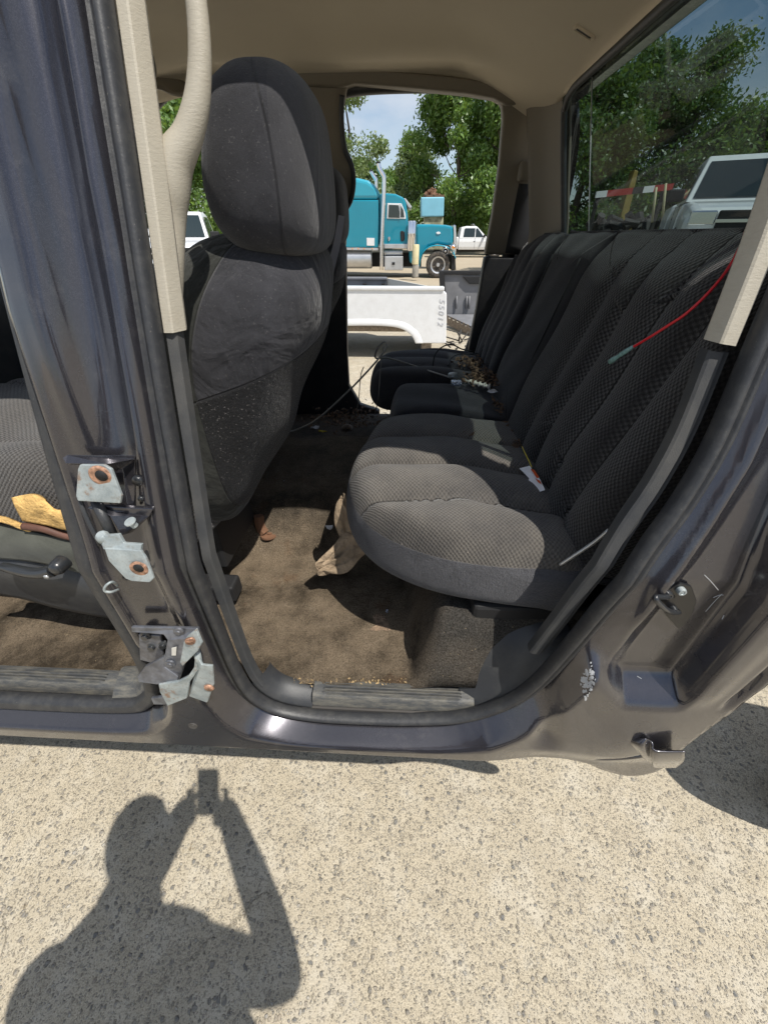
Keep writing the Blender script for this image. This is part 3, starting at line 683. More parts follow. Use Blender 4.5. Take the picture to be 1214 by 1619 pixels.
# ---- far side interior trims
def fpoly(name, pts, mat, o=.055, th=.05, bev=.012):
    g = MB(); P = [PF(x, y, o) for x, y in pts]; g.prism(P, (0, th, 0)); ob = g.build(name, mat, truck); bevel(ob, bev, 4, 50); ob.data.polygons.foreach_set('use_smooth', [True]*len(ob.data.polygons)); return ob
def cpoly(pts, n=5): return [tuple(p) for p in cr(pts, n, True)]
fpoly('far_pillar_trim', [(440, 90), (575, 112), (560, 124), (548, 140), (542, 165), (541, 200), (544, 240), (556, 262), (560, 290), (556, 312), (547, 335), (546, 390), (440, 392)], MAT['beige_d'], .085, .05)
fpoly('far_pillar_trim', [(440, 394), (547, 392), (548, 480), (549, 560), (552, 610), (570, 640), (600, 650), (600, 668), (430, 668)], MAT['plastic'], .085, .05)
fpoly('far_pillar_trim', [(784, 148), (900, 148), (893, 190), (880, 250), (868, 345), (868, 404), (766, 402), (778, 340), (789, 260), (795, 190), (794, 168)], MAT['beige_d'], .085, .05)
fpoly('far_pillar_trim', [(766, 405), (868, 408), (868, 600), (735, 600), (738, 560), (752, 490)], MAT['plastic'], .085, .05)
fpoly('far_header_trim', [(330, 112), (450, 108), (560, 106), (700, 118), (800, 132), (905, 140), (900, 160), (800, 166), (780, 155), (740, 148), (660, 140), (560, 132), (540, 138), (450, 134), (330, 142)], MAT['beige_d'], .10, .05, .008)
# rear pillar closes headliner to glass
rr = []
for z, x in [(1.45, .60), (1.60, .595), (1.75, .56), (1.88, .53), (1.99, .50)]:
    rr.append([(x+.012, 1.84+.0*z, z), (x, 1.90, z), (x-.03, 1.97, z), (x-.08, 2.03, z)])
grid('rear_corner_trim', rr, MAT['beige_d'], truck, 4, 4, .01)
# belt guide + belt
g = MB(); c0 = PF(833, 272, .13); g.box((c0.x-.032, c0.y-.01, c0.z-.03), (c0.x+.032, c0.y+.04, c0.z+.035)); bevel(g.build('belt_guide', MAT['beige_d'], truck), .014, 3)
bl = [[PF(820, 290, .14), PF(848, 292, .14)], [PF(808, 350, .15), PF(840, 352, .15)], [PF(798, 400, .17), PF(830, 404, .17)]]
grid('seat_belt', bl, MAT['black'], truck, 2, 3, .003)
# far window-side grab loop
g = MB(); cc = cr([tuple(PF(x, y, .135)) for x, y in [(541, 150), (540, 190), (545, 235), (556, 262), (559, 290), (554, 318), (540, 340)]], 5); g.tube(cc, .010, 10); g.build('far_grab_handle', MAT['plastic'], truck, True)
# passenger belt loop strip beside the seat
# ---- rear window
def rwx(z): return .5+(1.965-z)*.27
gl = []
for z in (1.45, 1.62, 1.80, 1.968): gl.append([(rwx(z), y, z) for y in (.72, 1.0, 1.38, 1.62, 1.86)])
rg = grid('rear_window', gl, MAT['rearglass'], truck, 3, 3)
fr = MB()
fp = [(.88, 1.45), (.88, 1.90), (.93, 1.965), (1.60, 1.967), (1.76, 1.962), (1.815, 1.94), (1.845, 1.88), (1.845, 1.45)]
fp = [(.76, 1.45), (.76, 1.88), (.83, 1.955), (.93, 1.967), (1.60, 1.967), (1.755, 1.962), (1.812, 1.94), (1.838, 1.88), (1.838, 1.45)]
cc = cr([(rwx(z)-.004, y, z) for y, z in fp], 6); fr.tube(cc, .0105, 8); fr.build('window_seal', MAT['rubber'], rg, True)
# sliding-pane edge seen as a thin bright line
g = MB(); g.tube([(rwx(z)-.003, 1.60-.02*(1.97-z), z) for z in (1.47, 1.7, 1.955)], .0016, 6); g.build('pane_edge', MAT['alu'], rg, True)
# ---- floor carpet
def fz(X, Y):
    z = .700+.06*ss(np.float64(Y), .52, .60)*0
    z += .145*ss(np.float64(Y), .92, 1.14)*(1-ss(np.float64(Y), 1.60, 1.84))
    z += .20*ss(np.float64(X), .030, .12)*ss(np.float64(Y), .495, .585)
    z += .03*math.exp(-((Y-.53)/.03)**2)*0
    z += .004*math.sin(X*23+Y*9)+.003*math.sin(Y*31-X*12)
    z += -.01*ss(np.float64(X), -.32, -.45)
    return float(z)
def PFZ(px, py):
    z = .75; d = ray(px, py)
    for k in range(60):
        p = CAM+d*((z-1.6)/d[2]); z = .5*z+.5*(fz(p[0], p[1])+.001)
    return Vector(p)
xs = np.linspace(-1.45, .40, 150); ys = np.linspace(.512, 2*YC-.50, 120); V = [(X, Y, fz(X, Y)) for X in xs for Y in ys]
F = [(i*120+j, i*120+j+1, (i+1)*120+j+1, (i+1)*120+j) for i in range(149) for j in range(119)]
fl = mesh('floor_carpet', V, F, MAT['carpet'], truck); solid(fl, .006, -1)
g = MB(); g.box((-1.55, .47, .60), (.66, 2.29, .668)); g.build('floor_pan', MAT['bump'], truck)
# black box standing for the shaded gap under the rear seat
g = MB(); g.box((.17, .575, .70), (.60, 2.2, .935)); bevel(g.build('under_seat_dark', MAT['black'], truck), .01)
# ---- scuff plates
def scuff(name, x0, x1, far=False, rib0=None, rib1=None):
    n = 80; ys_ = []
    prof = [(.474, .672), (.478, .692), (.484, .700), (.4875, .7005), (.490, .7065), (.4925, .7065), (.495, .6995), (.4975, .7065), (.500, .7065), (.5025, .6995), (.505, .7070), (.5075, .7070), (.510, .7000), (.513, .7075), (.517, .706), (.522, .704), (.526, .696)]
    flat = [(.474, .672), (.478, .692), (.484, .700), (.4875, .702), (.490, .7030), (.4925, .7035), (.495, .7038), (.4975, .7040), (.500, .7045), (.5025, .705), (.505, .7050), (.5075, .7055), (.510, .7055), (.513, .706), (.517, .706), (.522, .704), (.526, .696)]
    V = []; F = []
    for i in range(n+1):
        X = x0+(x1-x0)*i/n; r = 1 if (rib0 <= X <= rib1) else 0
        for (a, b) in (prof if r else flat): V.append((X, 2*YC-a if far else a, b))
    m = len(prof)
    for i in range(n):
        for j in range(m-1): F.append((i*m+j, i*m+j+1, (i+1)*m+j+1, (i+1)*m+j))
    return mesh(name, V, F, MAT['scuff'], truck, True, autos=40)
scuff('scuff_plate', -.196, .19, rib0=-.17, rib1=.16)
scuff('scuff_plate', -1.40, -.66, rib0=-1.4, rib1=-.72)
scuff('scuff_plate', -.30, .40, True, rib0=-.2, rib1=.3)
# corner pieces
cp_ = [(.010, .074), (.015, .070), (.020, .072), (.030, .084), (.038, .098), (.044, .116), (.040, .124)]
strip('scuff_corner', RO, (-.325, .77), (-.199, .638), cp_, MAT['plastic'], truck)
strip('scuff_corner', FO, (-.54, .76), (-.66, .683), [(.012, .055), (.018, .05), (.024, .052), (.034, .066), (.044, .088), (.052, .11), (.046, .12)], MAT['scuff'], truck)
kr = []
for X, a_, b_, c_, d_ in [(.155, (.478, .664), (.512, .70), (.548, .80), (.578, .888)), (.21, (.478, .697), (.508, .74), (.546, .825), (.580, .890)), (.27, (.478, .775), (.504, .80), (.543, .857), (.582, .893)), (.32, (.480, .860), (.50, .875), (.54, .889), (.585, .896)), (.38, (.484, .955), (.505, .94), (.54, .905), (.588, .898))]:
    kr.append([(X, *a_), (X, *b_), (X, *c_), (X, *d_)])
kp = grid('kick_panel', kr, MAT['plastic'], truck, 8, 8); solid(kp, .004, 0)

# ---- rear bench
def bump_lines(v, seams, depth, wdt):
    o = np.zeros_like(v)
    for s_ in seams: o -= depth*np.exp(-((v-s_)/wdt)**2)
    return o
def lobes(v, seams, amp):
    o = np.zeros_like(v); s_ = sorted(seams)
    for a, b in zip(s_[:-1], s_[1:]):
        m = (v >= a) & (v <= b); t = (v[m]-a)/(b-a); o[m] += amp*np.sqrt(np.clip(4*t*(1-t), 0, 1))*1.0
    return o
seamsN = [.575, .735, .905, 1.075, 1.27]
def dispN(U, V, H, tt):
    w_ = ss(H, 1.02, 1.10)
    curve = V+.035*np.clip(.1-U, 0, .3)*0
    H = H+w_*(lobes(curve, seamsN, .030)-.014)
    H = H+w_*(.018*ss(U, .12, .34)*-1.2)+w_*(-.02*ss(-U, .05, .16))
    # wrinkles
    H = H+w_*.002*np.sin(V*40+U*25)
    return U, V, H
cush_near = [(.37, .555), (.30, .560), (.20, .572), (.10, .592), (.02, .625), (-.05, .675), (-.105, .75), (-.135, .84), (-.145, .94), (-.135, 1.05), (-.105, 1.16), (-.055, 1.25), (.0, 1.285), (.10, 1.29), (.25, 1.29), (.37, 1.29), (.40, 1.2), (.40, .9), (.40, .65)]
pr_c = [(.10, .955), (.02, .95), (-.02, .97), (-.02, 1.0), (.0, 1.04), (.05, 1.075), (.13, 1.098), (.30, 1.108), (.6, 1.112), (1.0, 1.112)]
I3 = [(0, 0, 0), (1, 0, 0), (0, 1, 0), (0, 0, 1)]
bench = pillow('rear_bench_seat', cush_near, [(.14, .82), (.14, 1.08)], pr_c, I3, MAT['bench'], truck, n=340, disp=dispN)
# piping seam
def ring_pts(outline, t, z, spine, n=140, k0=0, k1=140, out=.002):
    O = resample(cr(outline, 10, True), n); a, b = np.array(spine[0], float), np.array(spine[1], float); ab = b-a
    tq = np.clip(((O-a)@ab)/(ab@ab), 0, 1); S_ = a+tq[:, None]*ab; Q = O+(S_-O)*t
    return [(Q[i % n][0], Q[i % n][1], z) for i in range(k0, k1)]
seamsC = [1.29, 1.66]
def dispC(U, V, H, tt):
    w_ = ss(H, 1.02, 1.08); return U, V, H+w_*(-.014*ss(U, .15, .34)+.002*np.sin(V*33+U*12))
cush_mid = [(.40, 1.31), (.2, 1.305), (.02, 1.305), (-.030, 1.32), (-.045, 1.40), (-.045, 1.55), (-.03, 1.645), (.02, 1.66), (.2, 1.66), (.40, 1.66)]
pillow('seat_cushion', cush_mid, [(.17, 1.40), (.17, 1.56)], [(p[0], p[1]-.012) for p in pr_c], I3, MAT['plain'], bench, n=120, disp=dispC)
seamsF = [1.68, 1.82, 1.98, 2.14, 2.22]
def dispF(U, V, H, tt):
    w_ = ss(H, 1.02, 1.10); return U, V, H+w_*(lobes(V, seamsF, .02)-.008-.02*ss(U, .12, .34))
cush_far = [(.40, 1.68), (.2, 1.675), (.05, 1.675), (-.06, 1.69), (-.12, 1.74), (-.15, 1.84), (-.15, 1.95), (-.12, 2.06), (-.03, 2.14), (.10, 2.19), (.40, 2.20)]
pillow('seat_cushion', cush_far, [(.14, 1.88), (.14, 2.02)], pr_c, I3, MAT['plain'], bench, n=120, disp=dispF)
# backrests : frame u=Y, v=up the slope, n towards the front
bz0, bx0, bz1, bx1 = 1.04, .375, 1.615, .535
ev = np.array([bx1-bx0, 0, bz1-bz0]); BL = np.linalg.norm(ev); ev = ev/BL; en = np.array([-ev[2], 0, ev[0]])
BF = [(bx0, 0, bz0), (0, 1, 0), ev, en]
def rect(u0, u1, v0, v1, r=.05, rt=None):
    rt = rt or r
    return [(u0, v0+r), (u0+r*.3, v0+r*.3), (u0+r, v0), (u1-r, v0), (u1-r*.3, v0+r*.3), (u1, v0+r), (u1, (v0+v1)/2), (u1, v1-rt), (u1-rt*.3, v1-rt*.3), (u1-rt, v1), ((u0+u1)/2, v1), (u0+rt, v1), (u0+rt*.3, v1-rt*.3), (u0, v1-rt), (u0, (v0+v1)/2)]
pr_b = [(.05, -.11), (.0, -.10), (-.01, -.05), (-.005, -.02), (.03, -.002), (.10, .008), (.3, .012), (.6, .014), (1., .014)]
def mkdispB(seams, amp=.020, curve=0.):
    def f(U, V, H, tt):
        w_ = ss(H, -.03, .005)
        s2 = U-curve*np.clip(.22-V, 0, .3)
        k = 1-.80*ss(V, .46, .58)
        H = H+w_*(lobes(s2, seams, amp)*k-.006)
        H = H-w_*.02*ss(V, BL-.08, BL)+w_*.012*np.exp(-((V-.16)/.12)**2)
        H = H+w_*.0016*np.sin(U*37+V*23)
        return U, V, H
    return f
bb1 = pillow('backrest', rect(.575, 1.290, .0, BL, .04, .022), [(.80, .2), (.80, .42)] if False else [(.93, .18), (.93, .42)], pr_b, BF, MAT['weave_b'], bench, n=300, m=44, disp=mkdispB([.575, .70, .82, .95, 1.07, 1.29], .030))
bb2 = pillow('backrest', rect(1.292, 1.668, .0, BL, .03, .018), [(1.48, .15), (1.48, .45)], pr_b, BF, MAT['plain'], bench, n=200, disp=mkdispB([1.295, 1.665], .007))
bb3 = pillow('backrest', rect(1.670, 2.16, .0, BL-.004, .05, .06), [(1.92, .18), (1.92, .42)], pr_b, BF, MAT['plain'], bench, n=260, m=44, disp=mkdispB([1.675, 1.78, 1.88, 1.98, 2.08, 2.16], .016))
# armrest seam on the centre back
g = MB(); aw = []
for u, v in [(1.35, .52), (1.345, .30), (1.35, .14), (1.375, .10), (1.42, .085), (1.52, .085), (1.58, .10), (1.605, .14), (1.61, .30), (1.605, .52)]:
    aw.append(np.array(BF[0])+np.array([0, u, 0])+ev*v+en*.0165)
g.tube(cr(aw, 6), .0028, 6); g.build('armrest_seam', MAT['black'], bench, True)
# metal strip + black lever at the door end of the cushion/back joint
g = MB(); g.tube(cr([tuple(PY(885, 893, .57)), tuple(PY(905, 880, .565)), tuple(PY(938, 858, .56)), tuple(PY(962, 838, .555))], 4), .0035, 6); g.build('seat_wire', MAT['alu'], bench, True)

# ---- front seat (driver) : cushion, backrest, headrest, side trim, lever
fcush = [(-1.18, .66), (-.85, .645), (-.62, .65), (-.50, .68), (-.46, .80), (-.45, .95), (-.50, 1.12), (-.65, 1.18), (-.95, 1.19), (-1.18, 1.16), (-1.25, 1.0), (-1.25, .80)]
def dispS(U, V, H, tt):
    w_ = ss(H, 1.08, 1.22); return U, V, H+w_*(lobes(V, [.63, .74, 1.10, 1.2], .022)+.02*np.cos(U*4)+.004*np.sin(U*30)-.01)
seat = pillow('front_seat', fcush, [(-.95, .92), (-.72, .92)], [(.05, .98), (.0, 1.0), (-.01, 1.06), (.0, 1.12), (.03, 1.19), (.10, 1.235), (.3, 1.25), (.6, 1.25), (1., 1.25)], I3, MAT['weave_f'], truck, disp=dispS)
def build_back(dy=0., parent=seat, vis=True):
    # horizontal rings : z, x_front, x_rear, y_near, y_far, exponent
    rings = [(.96, -.52, -.46, .85, 1.05, 4), (1.00, -.55, -.420, .77, 1.10, 3.4), (1.06, -.565, -.375, .73, 1.14, 3.4), (1.12, -.575, -.335, .71, 1.165, 3.4), (1.22, -.58, -.285, .705, 1.18, 3.4), (1.32, -.565, -.235, .705, 1.18, 3.6), (1.42, -.54, -.190, .705, 1.18, 3.5), (1.48, -.51, -.168, .71, 1.175, 3.3), (1.53, -.475, -.157, .72, 1.16, 3.0), (1.565, -.435, -.162, .74, 1.135, 2.7), (1.592, -.39, -.183, .775, 1.09, 2.4), (1.605, -.34, -.225, .84, 1.02, 2.1)]
    A = cr(rings, 7); V = []; n = 110; UV = []
    for (z, xf, xr, yn, yf, e) in A:
        cx_, cy_ = (xf+xr)/2, (yn+yf)/2; hx, hy = abs(xr-xf)/2, abs(yf-yn)/2
        for k in range(n):
            a = 2*math.pi*k/n; c_, s_ = math.cos(a), math.sin(a)
            x = cx_+hx*math.copysign(abs(c_)**(2/e), c_); y = cy_+hy*math.copysign(abs(s_)**(2/e), s_)
            # arched top: nearer the sides lower
            zz = z-(.045*(abs(y-cy_)/.24)**3)*max(0, (z-1.40)/.2)
            # near the rear face: soft padding
            x += .006*math.sin(z*26+y*9)*(1 if x > cx_ else .3)
            V.append((x, y+dy, zz)); UV.append((a*.2, z))
    m = len(A); F = []
    for i in range(m-1):
        for k in range(n): F.append((i*n+k, i*n+(k+1) % n, (i+1)*n+(k+1) % n, (i+1)*n+k))
    F.append(tuple(range(n))[::-1]); F.append(tuple(range((m-1)*n, m*n)))
    b = mesh('backrest', V, F, MAT['seatback'], parent, True, uv=UV)
    # headrest
    hr = [(1.566, -.255, -.200, .85, .94, 2.4), (1.571, -.285, -.170, .79, .995, 2.8), (1.588, -.310, -.152, .757, 1.035, 3.2), (1.62, -.330, -.143, .738, 1.055, 3.3), (1.67, -.334, -.141, .733, 1.060, 3.3), (1.72, -.322, -.143, .738, 1.052, 3.2), (1.762, -.310, -.148, .748, 1.040, 3.2), (1.788, -.290, -.160, .770, 1.015, 2.9), (1.802, -.265, -.180, .80, .985, 2.6), (1.806, -.235, -.20, .87, .92, 2.)]
    A = cr(hr, 7); V = []; n = 90
    for (z, xf, xr, yn, yf, e) in A:
        cx_, cy_ = (xf+xr)/2, (yn+yf)/2; hx, hy = abs(xr-xf)/2, abs(yf-yn)/2
        for k in range(n):
            a = 2*math.pi*k/n; c_, s_ = math.cos(a), math.sin(a)
            V.append((cx_+hx*math.copysign(abs(c_)**(2/e), c_), cy_+hy*math.copysign(abs(s_)**(2/e), s_)+dy, z))
    m = len(A); F = []
    for i in range(m-1):
        for k in range(n): F.append((i*n+k, i*n+(k+1) % n, (i+1)*n+(k+1) % n, (i+1)*n+k))
    F.append(tuple(range(n))[::-1]); F.append(tuple(range((m-1)*n, m*n)))
    hd = mesh('headrest', V, F, MAT['headrest'], parent, True)
    for yy in (.82, .96): g = MB(); g.tube([(-.23, yy+dy, 1.54), (-.23, yy+dy, 1.60)], .006, 10); g.build('headrest_post', MAT['blackgloss'], parent, True)
    # stitched seams
    g = MB(); sp_ = [(-.158, .752, 1.60), (-.150, .742, 1.64), (-.147, .738, 1.69), (-.152, .745, 1.735), (-.172, .765, 1.77)]
    return b
build_back()
# torn cushion edge: foam, brown vinyl edge
def epoly(name, pts, Y, mat, parent, th=.02, ring=True):
    g = MB(); g.prism([PY(x, y, Y) for x, y in pts], (0, th, 0)); o = g.build(name, mat, parent); bevel(o, .004, 2); return o
foam_r = [[PY(18, 787, .628), PY(45, 782, .624), PY(70, 790, .622), PY(92, 806, .62), PY(120, 798, .62), PY(160, 800, .62)],
          [PY(24, 802, .620), PY(50, 806, .614), PY(75, 808, .612), PY(98, 818, .61), PY(125, 816, .61), PY(160, 820, .61)],
          [PY(36, 824, .622), PY(60, 828, .616), PY(80, 832, .614), PY(102, 838, .612), PY(128, 842, .612), PY(160, 846, .612)]]
solid(grid('torn_foam', foam_r, MAT['foam'], seat, 6, 6), .012, 1)
solid(grid('torn_foam', [[PY(-20, 814, .625), PY(10, 820, .62), PY(32, 829, .62), PY(52, 838, .62)], [PY(-20, 822, .622), PY(10, 828, .616), PY(30, 836, .616), PY(48, 842, .62)]], MAT['foam'], seat, 5, 4), .008, 1)
g = MB(); g.tube(cr([tuple(PY(x, y, .618)) for x, y in [(38, 832), (70, 836), (100, 846), (130, 852), (165, 858)]], 5), .0085, 10); g.build('seat_frame_edge', MAT['brown'], seat, True)
side = [[PY(-40, 822, .632), PY(30, 836, .622), (PY(90, 850, .618)), PY(150, 862, .618), PY(215, 872, .63)],
        [PY(-40, 850, .612), PY(30, 862, .606), PY(90, 872, .604), PY(150, 886, .604), PY(215, 898, .61)],
        [PY(-40, 882, .612), PY(30, 886, .608), PY(90, 896, .606), PY(150, 913, .606), PY(215, 925, .612)]]
solid(grid('seat_side_cloth', side, MAT['velour_g'], seat, 6, 6), .01, 1)
side = [[PY(-40, 878, .625), PY(30, 884, .618), PY(90, 894, .616), PY(150, 910, .616), PY(215, 922, .625)],
        [PY(-40, 905, .605), PY(30, 912, .598), PY(90, 926, .596), PY(150, 940, .598), PY(215, 950, .61)],
        [PY(-40, 935, .62), PY(30, 946, .612), PY(90, 962, .61), PY(150, 974, .612), PY(215, 984, .62)]]
solid(grid('seat_side_trim', side, MAT['plastic'], seat, 6, 6), .01, 1)
lv = cr([tuple(PY(*q)) for q in [(6, 896, .578), (22, 900, .572), (45, 905, .568), (65, 906, .566), (84, 902, .568)]], 5)
g = MB(); g.tube(lv, [.010+.004*(k/len(lv)) for k in range(len(lv))], 12); g.lathe(PY(84, 904, .555), (0, 1, 0), [(0, .004), (.002, .012), (.010, .017), (.032, .018)], 24)
lvo = g.build('recline_lever', MAT['blackgloss'], seat, True, autos=50)
g = MB(); g.lathe(PY(73, 913, .553), (0, 1, 0), [(0, .0055), (.004, .0055)], 14); g.build('lever_hole', MAT['alu'], lvo, True)
# seat rail + rusty foot
g = MB(); fp_ = PFZ(425, 845); fq = fp_.z-.002; g.lathe((fp_.x, fp_.y, fq), (0, 0, 1), [(0, .030), (.006, .028), (.007, .0)], 20); g.lathe((fp_.x+.004, fp_.y, fq+.004), (0, 0, 1), [(0, .010), (.007, .010), (.007, 0)], 6)
g.tube(cr([(fp_.x-.012, fp_.y, fq+.006), (fp_.x-.028, fp_.y+.01, fq+.027), (fp_.x-.03, fp_.y+.02, fq+.067)], 4), [.017]*9, 8)
g.build('seat_foot', MAT['rust'], seat, True, autos=40)
g = MB(); g.box((-1.15, .74, .72), (-.47, .80, .78)); g.box((-1.15, 1.05, .72), (-.47, 1.11, .78)); g.box((-.70, .80, .80), (-.50, 1.05, .97)); bevel(g.build('seat_rail', MAT['black'], seat), .008)
g = MB(); q_ = PFZ(376, 857)+Vector((0, 0, .02)); g.tube([q_+Vector((-.05, 0, .012)), q_+Vector((-.01, -.01, 0))], .014, 10); g.build('rail_knob', MAT['blackgloss'], seat, True)
g = MB(); g.tube([q_+Vector((-.008, -.01, 0)), q_+Vector((.008, -.014, -.005))], .009, 12); bevel(g.build('white_cap', MAT['whiteplastic'], seat), .002)
# passenger seat
def dup(o, parent, dv):
    c = o.copy(); C.objects.link(c); c.parent = parent
    if dv is not None: c.location = o.location+Vector(dv)
    for ch in list(o.children):
        if ch.name.split('.')[0] in ('backrest', 'headrest', 'headrest_post'): dup(ch, c, None)
    return c
dup(seat, truck, (-.098, 1.02, .0))
# centre console / dash / firewall (dark, behind the front seat)
g = MB(); g.box((-1.40, 1.24, .80), (-.55, 1.52, 1.08)); bevel(g.build('centre_console', MAT['plastic'], truck), .03, 4)
ds = [[(-1.62, y, z) for y, z in [(.52, 1.36), (1.0, 1.44), (1.4, 1.46), (1.8, 1.46), (2.24, 1.42)]], [(-1.30, y, z) for y, z in [(.52, 1.38), (1.0, 1.49), (1.4, 1.51), (1.8, 1.51), (2.24, 1.48)]], [(-1.22, y, z) for y, z in [(.52, 1.28), (1.0, 1.36), (1.4, 1.36), (1.8, 1.36), (2.24, 1.34)]], [(-1.30, y, z) for y, z in [(.52, .95), (1.0, .95), (1.4, .9), (1.8, .95), (2.24, .95)]], [(-1.55, y, z) for y, z in [(.52, .70), (1.0, .70), (1.4, .70), (1.8, .70), (2.24, .70)]]]
solid(grid('dashboard', ds, MAT['plastic'], truck, 5, 5), .02, 0)
g = MB(); g.box((-1.68, .50, .60), (-1.62, 2.26, 1.30)); g.build('firewall', MAT['black'], truck)
# windshield, its header, and a hood stub
wsr = [[(-1.60, y, 1.32) for y in (.60, 1., 1.38, 1.8, 2.16)], [(-1.40, y, 1.64) for y in (.66, 1., 1.38, 1.8, 2.1)], [(-1.12, y, 1.985) for y in (.75, 1., 1.38, 1.8, 2.01)]]
grid('windshield', wsr, MAT['clear'], truck, 3, 3)
hd_ = [[(x, y, z) for y, z in [(.44, 1.18), (.60, 1.26), (1.0, 1.29), (1.38, 1.30), (1.8, 1.29), (2.16, 1.26), (2.32, 1.18)]] for x in (-1.62, -1.9, -2.3, -2.6)]
solid(grid('hood', hd_, MAT['paint'], truck, 4, 3), .01, 0)
g = MB(); g.box((-2.6, .95, .45), (2.6, 1.02, .60)); g.box((-2.6, 1.74, .45), (2.6, 1.81, .60)); g.build('chassis_frame', MAT['black'], truck)
g = MB(); g.box((-1.9, .42, .58), (-1.66, .47, 1.18)); g.box((-1.9, 2.29, .58), (-1.66, 2.34, 1.18)); 
# sun visor
vs_ = [[PY(225, 60, 1.95), PY(262, 92, 1.98), PY(300, 138, 2.02), PY(345, 142, 2.04)], [PY(225, 135, 1.92), PY(255, 142, 1.96), PY(280, 150, 1.98), PY(345, 148, 2.02)]]
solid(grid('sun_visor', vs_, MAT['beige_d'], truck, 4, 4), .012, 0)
g = MB(); c0 = PY(231, 90, .75); g.lathe((c0.x-.02, .75, c0.z), (1, 0, 0), [(0, .024), (.012, .026), (.022, .020), (.026, 0)], 20); g.build('belt_anchor', MAT['beige_d'], truck, True)

# ---- wheels (front and rear), nearly outside the picture; the rear one throws the shadow at the right
def wheel(x, y0, r=.40, wd=.27, far=False, name='wheel'):
    s_ = -1 if far else 1
    g = MB(); prof = [(0, .24), (.0, .26), (.012, r-.05), (.03, r-.012), (.05, r), (wd-.05, r), (wd-.03, r-.012), (wd, r-.05), (wd, .24)]
    g.lathe((x, y0, r), (0, s_, 0), prof, 48); t_ = g.build('wheel', MAT['tyre'], truck, True, autos=50)
    g = MB(); g.lathe((x, y0, r), (0, s_, 0), [(.03, 0), (.03, .06), (.05, .08), (.06, .18), (.02, .215), (.005, .235), (.01, .245), (.05, .245)], 32); g.build('rim', MAT['alu'], t_, True, autos=40)
for a_ in ((1.61, .40, False), (-2.05, .40, False), (1.61, 2.36, True), (-2.05, 2.36, True)): wheel(a_[0], a_[1], far=a_[2])

def PBs(pts):
    D = np.array([ray(x, y) for x, y in pts]); Y = np.full(len(D), .47)
    for k in range(22):
        P = CAM+D*(Y/D[:, 1])[:, None]; q = P[:, [0, 2]]; a_, _ = sdist(q, RO); b_, _ = sdist(q, FO)
        Y = .4*Y+.6*(skv(q[:, 1])+body_off(q[:, 0], q[:, 1], np.maximum(a_, 0), np.maximum(b_, 0)))
    return CAM+D*(Y/D[:, 1])[:, None]
# ---- hinges on the pillar
def plate(name, pts, mat, parent, th=.005, bev=.0012):
    """pts: (px,py,off) outline on the body skin"""
    g = MB(); P = [PS(*q) for q in pts]; n_ = (P[1]-P[0]).cross(P[2]-P[1]); n_.normalize()
    if n_.y > 0: n_ = -n_
    g.prism(P, n_*th); o = g.build(name, mat, parent); bevel(o, bev, 2); return o
def pin(g, a, b, r, n=14):
    g.tube([a, b], r, n)
# upper hinge (top leaf, pin, lower leaf, painted brackets)
uh = plate('upper_hinge', [(131, 733, -.010), (168, 733, -.012), (180, 740, -.012), (196, 782, -.010), (194, 794, -.008), (128, 790, -.006), (125, 782, -.006), (128, 740, -.010)], MAT['zinc'], truck, .005)
g = MB(); c0 = PS(158, 754, -.018); g.lathe(c0, (0, 1, 0), [(0, .0135), (.0012, .0155), (.004, .0155)], 26); g.build('bolt_hole', MAT['copper'], uh, True, autos=30)
g = MB(); c0 = PS(160, 753, -.020); g.lathe(c0, (0, 1, 0), [(0, .008), (.003, .0085)], 26); g.build('bolt_hole', MAT['black'], uh, True)
o_ = plate('bracket', [(103, 726, -.004), (110, 721, .0), (216, 722, .028), (216, 728, .028), (180, 748, .02), (172, 736, .0), (108, 735, -.006)], MAT['paint'], uh, .006)
o_ = plate('bracket', [(196, 738, .034), (216, 726, .034), (216, 800, .036), (204, 800, .03)], MAT['paint'], uh, .004)
g = MB(); pin(g, PS(152, 792, .005), PS(178, 846, .005), .0075); g.tube(cr([tuple(PS(*q)) for q in [(127, 786, .0), (130, 800, -.002), (143, 830, -.002), (160, 862, .0)]], 4), .0035, 8)
g.build('hinge_pin', MAT['plastic'], uh, True)
o_ = plate('bracket', [(142, 800, .016), (150, 796, .016), (246, 800, .03), (240, 812, .03), (212, 838, .02), (196, 842, .01), (178, 812, .01)], MAT['paint'], uh, .007)
g = MB(); c0 = PS(205, 824, .0); g.lathe(c0, (.2, .3, -1), [(0, .008), (.002, .0085), (.003, .005), (.012, .005), (.012, 0)], 18); g.build('bolt', MAT['zinc'], uh, True, autos=40)
g = MB(); c0 = PS(216, 762, .028); g.lathe(c0, (0, 1, 0), [(0, .007), (.006, .009)], 18); g.lathe(PS(222, 790, .030), (0, 1, 0), [(0, .004), (.004, .005)], 14); g.build('bolt', MAT['blackgloss'], uh, True)
o_ = plate('hinge_leaf', [(163, 844, -.006), (192, 842, -.006), (200, 856, -.006), (228, 858, -.008), (226, 872, -.010), (168, 866, -.008)], MAT['zinc'], uh, .006)
o_ = plate('hinge_leaf', [(169, 864, -.010), (226, 868, -.011), (234, 880, -.010), (246, 912, -.008), (240, 918, -.008), (212, 916, -.008), (202, 912, -.008), (176, 884, -.010)], MAT['zinc'], uh, .005)
g = MB(); c0 = PS(219, 901, -.017); g.lathe(c0, (0, 1, 0), [(0, .0112), (.0012, .0135), (.004, .0135)], 24); g.build('bolt_hole', MAT['copper'], uh, True, autos=30)
g = MB(); c0 = PS(219, 899, -.019); g.lathe(c0, (0, 1, 0), [(0, .0075), (.003, .008)], 24); g.build('bolt_hole', MAT['black'], uh, True)
